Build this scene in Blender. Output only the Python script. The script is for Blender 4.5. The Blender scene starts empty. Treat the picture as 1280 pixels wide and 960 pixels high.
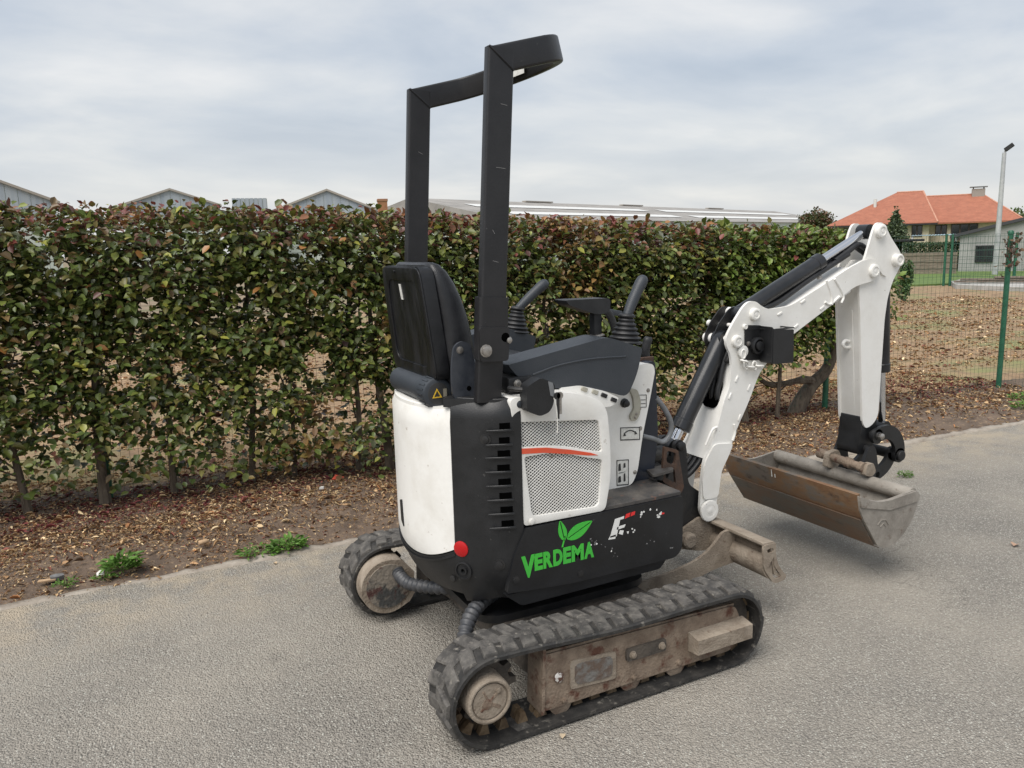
import bpy, bmesh, math, random
import numpy as np
from mathutils import Vector, Matrix, Euler
random.seed(7); rng = np.random.default_rng(11)
R = math.radians; PI = math.pi
scene = bpy.context.scene; COL = scene.collection

# ------------------------------------------------------------------ camera
cam_d = bpy.data.cameras.new('camera'); cam = bpy.data.objects.new('camera', cam_d); COL.objects.link(cam)
cam_d.sensor_width = 36; cam_d.lens = 984/1280*36; cam_d.clip_start = .05; cam_d.clip_end = 2000
CAM = Vector((-1.36433, -2.56333, 1.50447))
CR = (( .888072, -.45895154, -.02629832), (.10207173, .14108356, .98472168), (.44822927, .87718807, -.17213834))
m = Matrix.Identity(4)
for i in range(3):
    m[i][0] = CR[0][i]; m[i][1] = CR[1][i]; m[i][2] = -CR[2][i]; m[i][3] = CAM[i]
cam.matrix_world = m
scene.camera = cam

# ------------------------------------------------------------------ sky and sun
SUN_EL, SUN_AZ = 58, 205       # azimuth of the sun seen from the scene, degrees CCW from +X
world = bpy.data.worlds.new('World'); scene.world = world; world.use_nodes = True
nt = world.node_tree; nt.nodes.clear(); N = nt.nodes.new; LK = nt.links.new
out = N('ShaderNodeOutputWorld'); bg = N('ShaderNodeBackground'); bg.inputs['Strength'].default_value = .09
sky = N('ShaderNodeTexSky'); sky.sky_type = 'NISHITA'; sky.sun_disc = False
sky.sun_elevation = R(SUN_EL); sky.sun_rotation = R(90 - SUN_AZ); sky.dust_density = 2.0; sky.air_density = 1.2
tc = N('ShaderNodeTexCoord'); sep = N('ShaderNodeSeparateXYZ'); LK(tc.outputs['Generated'], sep.inputs[0])
def math_node(op, a, b=None, c=None):
    n = N('ShaderNodeMath'); n.operation = op
    for i, v in enumerate((a, b, c)):
        if v is None: continue
        if hasattr(v, 'links'): LK(v, n.inputs[i])
        else: n.inputs[i].default_value = v
    return n.outputs[0]
zz = math_node('MAXIMUM', math_node('ADD', sep.outputs['Z'], .16), .06)
cx = math_node('DIVIDE', sep.outputs['X'], zz); cy = math_node('DIVIDE', sep.outputs['Y'], zz)
cmb = N('ShaderNodeCombineXYZ'); LK(cx, cmb.inputs[0]); LK(cy, cmb.inputs[1])
mp = N('ShaderNodeMapping'); LK(cmb.outputs[0], mp.inputs[0]); mp.inputs['Rotation'].default_value = (0, 0, R(-22)); mp.inputs['Scale'].default_value = (.85, 1.0, 1)
n1 = N('ShaderNodeTexNoise'); n1.inputs['Scale'].default_value = 1.25; n1.inputs['Detail'].default_value = 8; n1.inputs['Roughness'].default_value = .52; n1.inputs['Distortion'].default_value = .25
LK(mp.outputs[0], n1.inputs['Vector'])
rp = N('ShaderNodeValToRGB'); LK(n1.outputs['Fac'], rp.inputs[0])
e = rp.color_ramp.elements
e[0].position = .30; e[0].color = (2.01, 2.28, 2.67, 1)
e[1].position = .70; e[1].color = (3.60, 3.60, 3.60, 1)
e.new(.46).color = (2.49, 2.70, 3.00, 1); e.new(.57).color = (2.97, 3.09, 3.24, 1)
# a paler, slightly warm band low over the horizon, as an overcast sky has on all sides
mr = N('ShaderNodeMapRange'); LK(sep.outputs['Z'], mr.inputs[0]); mr.inputs[1].default_value = -.02; mr.inputs[2].default_value = .2; mr.inputs[3].default_value = .75; mr.inputs[4].default_value = 0
mxh = N('ShaderNodeMix'); mxh.data_type = 'RGBA'; LK(mr.outputs[0], mxh.inputs[0]); LK(rp.outputs[0], mxh.inputs[6]); mxh.inputs[7].default_value = (3.54, 3.48, 3.36, 1)
mx = N('ShaderNodeMix'); mx.data_type = 'RGBA'; mx.inputs[0].default_value = .93
LK(sky.outputs[0], mx.inputs[6]); LK(mxh.outputs[2], mx.inputs[7])
LK(mx.outputs[2], bg.inputs[0]); LK(bg.outputs[0], out.inputs[0])
sun_d = bpy.data.lights.new('sun', 'SUN'); sun_d.energy = 1.5; sun_d.angle = R(48); sun_d.color = (1, .955, .90)
sun = bpy.data.objects.new('sun', sun_d); COL.objects.link(sun)
sd = Vector((math.cos(R(SUN_EL))*math.cos(R(SUN_AZ)), math.cos(R(SUN_EL))*math.sin(R(SUN_AZ)), math.sin(R(SUN_EL))))
sun.rotation_euler = sd.to_track_quat('Z', 'Y').to_euler(); sun.location = sd*20
vs = scene.view_settings; vs.view_transform = 'Standard'; vs.look = 'None'; vs.exposure = 1.38; vs.gamma = 1; vs.use_curve_mapping = False

# ------------------------------------------------------------------ materials
MATS = {}
def mat(name, c1, c2=None, scale=8, rough=.5, metal=0, bump=0, bscale=None, lo=.4, hi=.6, spot=None, spot_scale=20, spot_lo=.62, spot_hi=.68,
        detail=6, spec=.5, stretch=None, rough2=None, c3=None):
    """noise mix of c1/c2(/c3) in world metres, optional spots of a third colour, bump from noise"""
    if name in MATS: return MATS[name]
    M = bpy.data.materials.new(name); M.use_nodes = True; t = M.node_tree; n = t.nodes; l = t.links
    b = n['Principled BSDF']; b.inputs['Roughness'].default_value = rough; b.inputs['Metallic'].default_value = metal
    b.inputs['Specular IOR Level'].default_value = spec
    c4 = lambda c: (c[0], c[1], c[2], 1)
    g = n.new('ShaderNodeNewGeometry'); vec = g.outputs['Position']
    if stretch:
        mpn = n.new('ShaderNodeMapping'); mpn.inputs['Scale'].default_value = stretch; l.new(vec, mpn.inputs[0]); vec = mpn.outputs[0]
    col = None
    if c2 is not None:
        nz = n.new('ShaderNodeTexNoise'); nz.inputs['Scale'].default_value = scale; nz.inputs['Detail'].default_value = detail; nz.inputs['Roughness'].default_value = .62
        l.new(vec, nz.inputs['Vector'])
        r = n.new('ShaderNodeValToRGB'); r.color_ramp.elements[0].position = lo; r.color_ramp.elements[1].position = hi
        r.color_ramp.elements[0].color = c4(c1); r.color_ramp.elements[1].color = c4(c2)
        if c3: r.color_ramp.elements.new((lo+hi)/2).color = c4(c3)
        l.new(nz.outputs['Fac'], r.inputs[0]); col = r.outputs[0]
        if rough2 is not None:
            mr = n.new('ShaderNodeMapRange'); l.new(nz.outputs['Fac'], mr.inputs[0]); mr.inputs[1].default_value = lo; mr.inputs[2].default_value = hi
            mr.inputs[3].default_value = rough; mr.inputs[4].default_value = rough2; l.new(mr.outputs[0], b.inputs['Roughness'])
    if spot:
        nz2 = n.new('ShaderNodeTexNoise'); nz2.inputs['Scale'].default_value = spot_scale; nz2.inputs['Detail'].default_value = 5; nz2.inputs['Roughness'].default_value = .6
        l.new(vec, nz2.inputs['Vector'])
        mr = n.new('ShaderNodeMapRange'); l.new(nz2.outputs['Fac'], mr.inputs[0]); mr.inputs[1].default_value = spot_lo; mr.inputs[2].default_value = spot_hi
        mx = n.new('ShaderNodeMix'); mx.data_type = 'RGBA'; l.new(mr.outputs[0], mx.inputs[0])
        if col: l.new(col, mx.inputs[6])
        else: mx.inputs[6].default_value = c4(c1)
        mx.inputs[7].default_value = c4(spot); col = mx.outputs[2]
    if col: l.new(col, b.inputs['Base Color'])
    else: b.inputs['Base Color'].default_value = c4(c1)
    if bump:
        nb = n.new('ShaderNodeTexNoise'); nb.inputs['Scale'].default_value = bscale or scale*4; nb.inputs['Detail'].default_value = 4; l.new(vec, nb.inputs['Vector'])
        bp = n.new('ShaderNodeBump'); bp.inputs['Strength'].default_value = min(1, bump); bp.inputs['Distance'].default_value = .01 if bump <= 1 else .01*bump
        l.new(nb.outputs['Fac'], bp.inputs['Height']); l.new(bp.outputs[0], b.inputs['Normal'])
    MATS[name] = M
    return M
def attr_mat(name, rough=.5, transl=.25, spec=.4, bump=0):
    M = bpy.data.materials.new(name); M.use_nodes = True; t = M.node_tree; n = t.nodes; l = t.links
    b = n['Principled BSDF']; b.inputs['Roughness'].default_value = rough; b.inputs['Specular IOR Level'].default_value = spec
    a = n.new('ShaderNodeAttribute'); a.attribute_name = 'Col'; l.new(a.outputs['Color'], b.inputs['Base Color'])
    if transl:
        tr = n.new('ShaderNodeBsdfTranslucent'); l.new(a.outputs['Color'], tr.inputs['Color'])
        mx = n.new('ShaderNodeMixShader'); mx.inputs[0].default_value = transl
        l.new(b.outputs[0], mx.inputs[1]); l.new(tr.outputs[0], mx.inputs[2]); l.new(mx.outputs[0], n['Material Output'].inputs['Surface'])
    return M

WHITE = mat('white_paint', (.80, .79, .755), (.68, .66, .61), 9, .38, lo=.45, hi=.8, spot=(.36, .31, .25), spot_scale=26, spot_lo=.68, spot_hi=.76, bump=.05, bscale=60)
BOOMW = mat('boom_white_paint', (.80, .79, .755), (.70, .68, .63), 7, .42, lo=.42, hi=.8, spot=(.33, .29, .24), spot_scale=34, spot_lo=.70, spot_hi=.76, bump=.06, bscale=70)
BLACK = mat('black_plastic', (.009, .0095, .0105), (.018, .0185, .020), 10, .42, lo=.4, hi=.75, spot=(.09, .088, .085), spot_scale=55, spot_lo=.68, spot_hi=.76, bump=.08, bscale=260, rough2=.55)
SKIRT = mat('black_steel_paint', (.007, .0075, .009), (.014, .015, .017), 9, .36, lo=.4, hi=.75, spot=(.10, .10, .10), spot_scale=48, spot_lo=.70, spot_hi=.78, bump=.04, bscale=90, rough2=.5)
DARK = mat('dark_metal', (.009, .0095, .011), (.028, .026, .024), 12, .5, lo=.45, hi=.75, bump=.1, bscale=80)
ROPSM = mat('rops_paint', (.010, .010, .0115), (.019, .0185, .020), 6, .42, lo=.4, hi=.7, spot=(.15, .145, .14), spot_scale=60, spot_lo=.72, spot_hi=.78, bump=.06, bscale=120)
GREY = mat('console_grey_plastic', (.030, .036, .044), (.042, .047, .055), 11, .5, lo=.4, hi=.75, bump=.1, bscale=320)
RUBG = mat('rubber_bellows', (.009, .0095, .011), (.018, .0185, .020), 20, .5)
SEATM = mat('seat_shell', (.006, .0065, .008), (.017, .0175, .020), 7, .32, lo=.42, hi=.7, stretch=(1, 3, .8), rough2=.5, bump=.05, bscale=60, spot=(.12, .12, .12), spot_scale=70, spot_lo=.72, spot_hi=.78)
VINYL = mat('seat_vinyl', (.009, .0095, .0115), (.018, .0185, .021), 14, .38, bump=.12, bscale=300)
MUD = mat('mud_caked_steel', (.265, .205, .152), (.15, .108, .078), 14, .85, lo=.38, hi=.66, spot=(.10, .042, .026), spot_scale=18, spot_lo=.54, spot_hi=.66, bump=.5, bscale=110)
MUDL = mat('dusty_steel', (.31, .26, .205), (.19, .15, .112), 16, .85, lo=.38, hi=.68, spot=(.12, .07, .045), spot_scale=30, spot_lo=.64, spot_hi=.74, bump=.5, bscale=120)
MUDD = mat('dark_muddy_steel', (.055, .047, .040), (.12, .10, .08), 13, .85, lo=.42, hi=.72, bump=.5, bscale=90)
RUBBER = mat('track_rubber', (.018, .0175, .017), (.055, .051, .046), 17, .72, lo=.42, hi=.72, bump=.3, bscale=120, spot=(.19, .175, .15), spot_scale=36, spot_lo=.60, spot_hi=.74)
LUGM = mat('track_lug_rubber', (.050, .047, .044), (.140, .130, .117), 24, .75, lo=.40, hi=.70, bump=.35, bscale=160, spot=(.24, .22, .19), spot_scale=50, spot_lo=.60, spot_hi=.74)
TOOTH = mat('guide_tooth_rust', (.10, .065, .035), (.17, .12, .07), 30, .8, bump=.3, bscale=150)
RUST = mat('rusty_blade_steel', (.155, .080, .040), (.135, .115, .095), 7, .62, lo=.38, hi=.58, stretch=(1, .7, 1.6), spot=(.045, .03, .022), spot_scale=13, spot_lo=.58, spot_hi=.72, bump=.2, bscale=60, rough2=.75, c3=(.18, .105, .055))
RUSTG = mat('worn_wet_steel', (.13, .118, .10), (.165, .092, .05), 6, .55, lo=.42, hi=.62, stretch=(1, .6, 1.6), spot=(.05, .045, .04), spot_scale=15, spot_lo=.58, spot_hi=.72, bump=.15, bscale=70)
BUCK = mat('bucket_dusty_steel', (.30, .275, .24), (.20, .18, .155), 11, .7, lo=.38, hi=.68, spot=(.14, .105, .08), spot_scale=28, spot_lo=.60, spot_hi=.74, bump=.25, bscale=90)
CHROME = mat('chrome_rod', (.66, .67, .70), None, rough=.13, metal=1)
CYL = mat('cylinder_paint', (.010, .011, .013), (.018, .019, .022), 10, .28)
STEEL = mat('bolt_steel', (.42, .40, .37), (.28, .26, .24), 60, .4, metal=.8)
REFL = mat('red_reflector', (.42, .008, .010), None, rough=.2)
REDM = mat('red_stripe', (.72, .09, .035), (.66, .10, .05), 30, .4)
REDD = mat('red_decal', (.70, .03, .03), None, rough=.4)
GREENM = mat('green_vinyl', (.055, .48, .045), (.05, .44, .05), 12, .4)
LABEL = mat('label_white', (.70, .70, .66), (.58, .57, .53), 80, .5)
INK = mat('label_ink', (.03, .03, .03), None, rough=.6)
YELL = mat('label_yellow', (.65, .42, .03), None, rough=.5)
IVORY = mat('ivory_plastic', (.40, .385, .32), (.34, .32, .26), 30, .45)
RUSTBR = mat('brown_rust_bracket', (.085, .045, .028), (.05, .032, .024), 20, .7, bump=.3, bscale=100)
GREYTUBE = mat('grey_tube_paint', (.20, .21, .22), (.15, .155, .16), 20, .4)
HOSE = mat('corrugated_hose', (.035, .038, .044), (.065, .066, .07), 25, .5)
POSTG = mat('green_post_paint', (.012, .085, .045), (.02, .11, .06), 14, .45)
WIREG = mat('green_wire', (.018, .065, .042), None, rough=.5)
BARK = mat('bark', (.085, .065, .048), (.16, .13, .095), 20, .9, bump=.8, bscale=60, stretch=(1, 1, .3))
TWIG = mat('twig_bark', (.075, .052, .038), (.12, .085, .06), 30, .9)

# ------------------------------------------------------------------ mesh helpers
def newbm(): return bmesh.new()
def obj(name, bm, material, parent=None, smooth=38, label=None, kind=None):
    bmesh.ops.recalc_face_normals(bm, faces=bm.faces[:])
    for f in bm.faces: f.smooth = True
    a = R(smooth)
    for ed in bm.edges:
        if len(ed.link_faces) != 2 or ed.calc_face_angle(9) > a: ed.smooth = False
    me = bpy.data.meshes.new(name); bm.to_mesh(me); bm.free()
    mats = material if isinstance(material, (list, tuple)) else [material]
    for mm_ in mats: me.materials.append(mm_)
    o = bpy.data.objects.new(name, me); COL.objects.link(o)
    if parent: o.parent = parent
    if label: o['label'] = label
    if kind: o['kind'] = kind
    return o
def tag(o, label, cat, group=None):
    o['label'] = label; o['category'] = cat
    if group: o['group'] = group
    return o
def empty(name, label=None, cat=None, loc=(0, 0, 0), group=None):
    o = bpy.data.objects.new(name, None); COL.objects.link(o); o.location = loc; o.empty_display_size = .2
    if label: tag(o, label, cat, group)
    return o
def share(name, me, parent, loc=(0, 0, 0), rot=(0, 0, 0), scl=(1, 1, 1)):
    o = bpy.data.objects.new(name, me); COL.objects.link(o); o.parent = parent
    o.location = loc; o.rotation_euler = rot; o.scale = scl
    return o
def bev(bm, off, seg=2, ang=25, edges=None):
    ed = edges or [x for x in bm.edges if len(x.link_faces) == 2 and x.calc_face_angle(0) > R(ang)]
    if ed and off: bmesh.ops.bevel(bm, geom=ed, offset=off, segments=seg, profile=.6, affect='EDGES', clamp_overlap=True)
    return bm
def P3(axis, a, b, c):
    return {'y': (a, c, b), 'x': (c, a, b), 'z': (a, b, c)}[axis]
def prism(bm, pts, t0, t1, axis='y'):
    """polygon (x,z) for axis y, (y,z) for axis x, (x,y) for axis z, extruded from t0 to t1"""
    A = [bm.verts.new(P3(axis, p[0], p[1], t0)) for p in pts]; B = [bm.verts.new(P3(axis, p[0], p[1], t1)) for p in pts]
    n = len(pts); bm.faces.new(A); bm.faces.new(B[::-1])
    for i in range(n): bm.faces.new((A[i], B[i], B[(i+1) % n], A[(i+1) % n]))
    return bm
def holed(pts, holes, t0, t1, axis='y'):
    bm = newbm(); loops = [pts]+list(holes); edges = []; rings = []
    for lp in loops:
        vs_ = [bm.verts.new(P3(axis, p[0], p[1], t0)) for p in lp]; rings.append(vs_)
        for i in range(len(vs_)): edges.append(bm.edges.new((vs_[i], vs_[(i+1) % len(vs_)])))
    bmesh.ops.triangle_fill(bm, use_beauty=True, use_dissolve=False, edges=edges)
    faces = bm.faces[:]
    r = bmesh.ops.extrude_face_region(bm, geom=faces)
    d = P3(axis, 0, 0, t1-t0)
    bmesh.ops.translate(bm, verts=[v for v in r['geom'] if isinstance(v, bmesh.types.BMVert)], vec=d)
    return bm
def rpoly(pts, r, n=4):
    """round the corners of a polygon; r scalar or list"""
    res = []; m_ = len(pts)
    for i in range(m_):
        p = Vector(pts[i]); a = Vector(pts[i-1]); b = Vector(pts[(i+1) % m_]); rr = r[i] if isinstance(r, (list, tuple)) else r
        da = (a-p); db = (b-p); la, lb = da.length, db.length
        k = min(rr, la*.48, lb*.48)
        if k < 1e-5: res.append(tuple(p)); continue
        A = p+da/la*k; B = p+db/lb*k
        for j in range(n+1):
            t = j/n; q = A*(1-t)**2+p*2*t*(1-t)+B*t*t; res.append(tuple(q))
    return res
def box(bm, c, s, rot=None):
    r = bmesh.ops.create_cube(bm, size=1); M = Matrix.Translation(c) @ (Euler(rot).to_matrix().to_4x4() if rot else Matrix.Identity(4)) @ Matrix.Diagonal((*s, 1))
    bmesh.ops.transform(bm, matrix=M, verts=r['verts']); return bm
def cyl(bm, p0, p1, r0, r1=None, n=20, caps=True):
    p0 = Vector(p0); p1 = Vector(p1); d = p1-p0; r1 = r0 if r1 is None else r1
    q = d.to_track_quat('Z', 'Y').to_matrix().to_4x4()
    r = bmesh.ops.create_cone(bm, cap_ends=caps, segments=n, radius1=r0, radius2=r1, depth=d.length)
    bmesh.ops.transform(bm, matrix=Matrix.Translation((p0+p1)/2) @ q, verts=r['verts']); return bm
def lathe(bm, prof, p0, axis, n=24):
    """prof: list of (radius, distance along axis)"""
    q = Vector(axis).to_track_quat('Z', 'Y').to_matrix(); p0 = Vector(p0); rings = []
    for (r, h) in prof:
        rings.append([bm.verts.new(p0+q @ Vector((r*math.cos(2*PI*i/n), r*math.sin(2*PI*i/n), h))) for i in range(n)])
    for a, b in zip(rings, rings[1:]):
        for i in range(n): bm.faces.new((a[i], a[(i+1) % n], b[(i+1) % n], b[i]))
    bm.faces.new(rings[0][::-1]); bm.faces.new(rings[-1]); return bm
def frames(pts):
    pts = [Vector(p) for p in pts]; T = []
    for i in range(len(pts)):
        a = pts[max(i-1, 0)]; b = pts[min(i+1, len(pts)-1)]; T.append((b-a).normalized())
    u = T[0].orthogonal().normalized(); out_ = []
    for i, t in enumerate(T):
        u = (u-t*u.dot(t)); u = u.normalized() if u.length > 1e-6 else t.orthogonal().normalized()
        out_.append((pts[i], t, u, t.cross(u)))
    return out_
def tube(bm, pts, r, n=10, caps=True):
    rings = []
    for i, (p, t, u, v) in enumerate(frames(pts)):
        rr = r[i] if isinstance(r, (list, tuple)) else r
        rings.append([bm.verts.new(p+(u*math.cos(2*PI*k/n)+v*math.sin(2*PI*k/n))*rr) for k in range(n)])
    for a, b in zip(rings, rings[1:]):
        for k in range(n): bm.faces.new((a[k], a[(k+1) % n], b[(k+1) % n], b[k]))
    if caps: bm.faces.new(rings[0][::-1]); bm.faces.new(rings[-1])
    return bm
def cat(pts, n=6):
    pts = [Vector(p) for p in pts]; q = [pts[0]*2-pts[1]]+pts+[pts[-1]*2-pts[-2]]; res = []
    for i in range(1, len(q)-2):
        for j in range(n):
            t = j/n; a, b, c, d = q[i-1:i+3]
            res.append(.5*((2*b)+(c-a)*t+(2*a-5*b+4*c-d)*t*t+(3*b-a-3*c+d)*t**3))
    return res+[pts[-1]]
def bolt(name, p, axis, r, parent, material=None, h=.008):
    bm = newbm(); lathe(bm, [(r*1.35, 0), (r*1.35, h*.25), (r, h*.3), (r, h*.9), (r*.75, h)], p, axis, 12)
    return obj(name, bm, material or STEEL, parent)
def text_bm(body, size, bold=0, extrude=.0006, sx=1):
    cu = bpy.data.curves.new('lettering', 'FONT'); cu.body = body; cu.size = size; cu.offset = bold; cu.extrude = extrude; cu.resolution_u = 3
    o = bpy.data.objects.new('lettering', cu); COL.objects.link(o)
    dg = bpy.context.evaluated_depsgraph_get(); me = bpy.data.meshes.new_from_object(o.evaluated_get(dg))
    bpy.data.objects.remove(o); bm = newbm(); bm.from_mesh(me); bpy.data.meshes.remove(me)
    bmesh.ops.transform(bm, matrix=Matrix.Diagonal((sx, 1, 1, 1)), verts=bm.verts)
    return bm
def place(bm, origin, xdir, ydir):
    x = Vector(xdir).normalized(); y = Vector(ydir).normalized(); z = x.cross(y)
    M = Matrix(((x.x, y.x, z.x, origin[0]), (x.y, y.y, z.y, origin[1]), (x.z, y.z, z.z, origin[2]), (0, 0, 0, 1)))
    bmesh.ops.transform(bm, matrix=M, verts=bm.verts); return bm
def np_mesh(name, V, faces, material, col=None, parent=None, smooth=False):
    """faces: (n,k) index array, all of the same size"""
    me = bpy.data.meshes.new(name); V = np.asarray(V, np.float32); faces = np.asarray(faces, np.int32)
    me.vertices.add(len(V)); me.vertices.foreach_set('co', V.ravel())
    nf, k = faces.shape; me.loops.add(nf*k); me.loops.foreach_set('vertex_index', faces.ravel())
    me.polygons.add(nf); me.polygons.foreach_set('loop_start', np.arange(0, nf*k, k, dtype=np.int32))
    me.update(calc_edges=True)
    if smooth: me.polygons.foreach_set('use_smooth', np.ones(nf, bool))
    if col is not None:
        a = me.color_attributes.new('Col', 'FLOAT_COLOR', 'POINT'); c = np.ones((len(V), 4), np.float32); c[:, :3] = col; a.data.foreach_set('color', c.ravel())
    me.materials.append(material); me.update()
    o = bpy.data.objects.new(name, me); COL.objects.link(o)
    if parent: o.parent = parent
    return o
LEAF = np.array([(0, 0, 0), (-.31, .27, .12), (-.30, .63, .09), (0, 1, -.10), (.30, .63, .09), (.31, .27, .12)])
LEAF[:, 2] *= 1.0
LEAFQ = np.array([(0, 3, 2, 1), (0, 5, 4, 3)])
def leaf_arrays(pos, direc, norm, size, curl=1.0, wid=1.0):
    """pos (n,3), direc = leaf axis, norm = upper side; returns V, F"""
    d = direc/np.linalg.norm(direc, axis=1, keepdims=True); s = np.cross(d, norm); s /= np.linalg.norm(s, axis=1, keepdims=True)+1e-9; n_ = np.cross(s, d)
    L = LEAF.copy(); V = pos[:, None, :]+size[:, None, None]*((L[None, :, 0:1]*wid)*s[:, None, :]+L[None, :, 1:2]*d[:, None, :]+(L[None, :, 2:3]*curl)*n_[:, None, :])
    nl = len(pos); F = (LEAFQ[None]+6*np.arange(nl)[:, None, None]).reshape(-1, 4)
    return V.reshape(-1, 3), F

# ================================================================== THE SETTING
def struct(o): o['kind'] = 'structure'; return o
EDGE = [(-60, 1.9), (-8, 1.40), (-2, 1.345), (0, 1.33), (2.5, 1.18), (5, 1.05), (12, .72), (90, -3.5)]
def y_edge(x): return np.interp(x, [p[0] for p in EDGE], [p[1] for p in EDGE])
def wob(x, amp=1.0):
    return amp*(.014*np.sin(x*7.3+.4)+.010*np.sin(x*17.1+1.7)+.007*np.sin(x*41.0)+.006*np.sin(x*97+2))

# --- asphalt
def asphalt():
    M = bpy.data.materials.new('asphalt'); M.use_nodes = True; t = M.node_tree; n = t.nodes; l = t.links; b = n['Principled BSDF']
    b.inputs['Roughness'].default_value = .9; b.inputs['Specular IOR Level'].default_value = .25
    g = n.new('ShaderNodeNewGeometry'); pos = g.outputs['Position']
    def noise(s, d=4, r=.6, vec=None):
        x = n.new('ShaderNodeTexNoise'); x.inputs['Scale'].default_value = s; x.inputs['Detail'].default_value = d; x.inputs['Roughness'].default_value = r; l.new(vec or pos, x.inputs['Vector']); return x.outputs['Fac']
    def ramp(f, p0, c0, p1, c1):
        r = n.new('ShaderNodeValToRGB'); e = r.color_ramp.elements; e[0].position = p0; e[0].color = (*c0, 1); e[1].position = p1; e[1].color = (*c1, 1); l.new(f, r.inputs[0]); return r.outputs[0]
    def mix(f, a, bb, mode='MIX'):
        x = n.new('ShaderNodeMix'); x.data_type = 'RGBA'; x.blend_type = mode
        if hasattr(f, 'links'): l.new(f, x.inputs[0])
        else: x.inputs[0].default_value = f
        for s, v in ((6, a), (7, bb)):
            if hasattr(v, 'links'): l.new(v, x.inputs[s])
            else: x.inputs[s].default_value = (*v, 1)
        return x.outputs[2]
    # individual stones in the binder
    v = n.new('ShaderNodeTexVoronoi'); v.inputs['Scale'].default_value = 165; l.new(pos, v.inputs['Vector'])
    sp = n.new('ShaderNodeSeparateColor'); l.new(v.outputs['Color'], sp.inputs[0])
    stone = ramp(sp.outputs[0], .1, (0.226, 0.210, 0.185), .95, (0.512, 0.478, 0.421))
    stone = mix(ramp(sp.outputs[1], .90, (0, 0, 0), .93, (1, 1, 1)), stone, (0.750, 0.750, 0.671))
    gap = ramp(v.outputs['Distance'], .25, (0, 0, 0), .75, (1, 1, 1))
    col = mix(gap, stone, (0.190, 0.177, 0.158))
    col = mix(ramp(noise(55, 3), .35, (0, 0, 0), .7, (.55, .55, .55)), col, (0.262, 0.244, 0.217))
    # worn, sandy and darker areas
    col = mix(ramp(noise(.9, 5, .62), .38, (0, 0, 0), .68, (.55, .55, .55)), col, (0.458, 0.415, 0.351))
    col = mix(ramp(noise(2.6, 5, .65), .58, (0, 0, 0), .78, (.25, .25, .25)), col, (0.226, 0.215, 0.199))
    col = mix(ramp(noise(7, 4, .65), .64, (0, 0, 0), .74, (.35, .35, .35)), col, (0.512, 0.470, 0.397))
    # hairline cracks
    mpn = n.new('ShaderNodeMapping'); l.new(pos, mpn.inputs[0]); 
    ad = n.new('ShaderNodeMix'); ad.data_type = 'VECTOR'; ad.blend_type = 'MIX' if hasattr(ad, 'blend_type') else 'MIX'
    vc = n.new('ShaderNodeTexVoronoi'); vc.feature = 'DISTANCE_TO_EDGE'; vc.inputs['Scale'].default_value = .9
    nz = n.new('ShaderNodeTexNoise'); nz.inputs['Scale'].default_value = 3.2; nz.inputs['Detail'].default_value = 6; l.new(pos, nz.inputs['Vector'])
    va = n.new('ShaderNodeVectorMath'); va.operation = 'MULTIPLY_ADD'; l.new(nz.outputs['Color'], va.inputs[0]); va.inputs[1].default_value = (.55, .55, .55); l.new(pos, va.inputs[2])
    l.new(va.outputs[0], vc.inputs['Vector'])
    crack = ramp(vc.outputs['Distance'], .0, (1, 1, 1), .006, (0, 0, 0))
    gate = ramp(noise(.8, 2), .63, (0, 0, 0), .67, (1, 1, 1))
    cm = n.new('ShaderNodeMath'); cm.operation = 'MULTIPLY'; l.new(crack, cm.inputs[0]); l.new(gate, cm.inputs[1])
    cm2 = n.new('ShaderNodeMath'); cm2.operation = 'MULTIPLY'; l.new(cm.outputs[0], cm2.inputs[0]); cm2.inputs[1].default_value = .28
    col = mix(cm2.outputs[0], col, (.04, .038, .035))
    # sand and soil carried on to the road edge
    sx = n.new('ShaderNodeSeparateXYZ'); l.new(pos, sx.inputs[0])
    def mth(op, a, bb, cc=None):
        x = n.new('ShaderNodeMath'); x.operation = op
        for i, v_ in enumerate((a, bb, cc)):
            if v_ is None: continue
            if hasattr(v_, 'links'): l.new(v_, x.inputs[i])
            else: x.inputs[i].default_value = v_
        return x.outputs[0]
    dd = mth('SUBTRACT', mth('MULTIPLY_ADD', mth('MAXIMUM', sx.outputs['X'], 0), -.055, 1.34), sx.outputs['Y'])
    ef = mth('MULTIPLY_ADD', dd, -1.5, 1.15)
    ef = mth('MULTIPLY', mth('MINIMUM', mth('MAXIMUM', ef, 0), 1), ramp(noise(4.5, 5, .7), .40, (0, 0, 0), .62, (1, 1, 1)))
    col = mix(mth('MULTIPLY', ef, .75), col, (0.488, 0.409, 0.305))
    # oil spots
    vo = n.new('ShaderNodeTexVoronoi'); vo.inputs['Scale'].default_value = 1.1; l.new(va.outputs[0], vo.inputs['Vector'])
    col = mix(mth('MULTIPLY', ramp(vo.outputs['Distance'], .02, (1, 1, 1), .07, (0, 0, 0)), .28), col, (0.098, 0.091, 0.083))
    l.new(col, b.inputs['Base Color'])
    h = n.new('ShaderNodeMath'); h.operation = 'MULTIPLY_ADD'; l.new(v.outputs['Distance'], h.inputs[0]); h.inputs[1].default_value = -.6
    l.new(noise(60, 4), h.inputs[2])
    bp = n.new('ShaderNodeBump'); bp.inputs['Strength'].default_value = 1.0; bp.inputs['Distance'].default_value = .014; l.new(h.outputs[0], bp.inputs['Height']); l.new(bp.outputs[0], b.inputs['Normal'])
    return M
xs = np.concatenate([np.linspace(-60, -5, 56)[:-1], np.linspace(-5, 9, 561), np.linspace(9, 90, 82)[1:]])
ye = y_edge(xs)+wob(xs, 1.0)
V = []; F = []
for i, x in enumerate(xs): V += [(x, ye[i], 0), (x, -45, 0)]
for i in range(len(xs)-1): F.append((2*i, 2*i+1, 2*i+3, 2*i+2))
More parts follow.
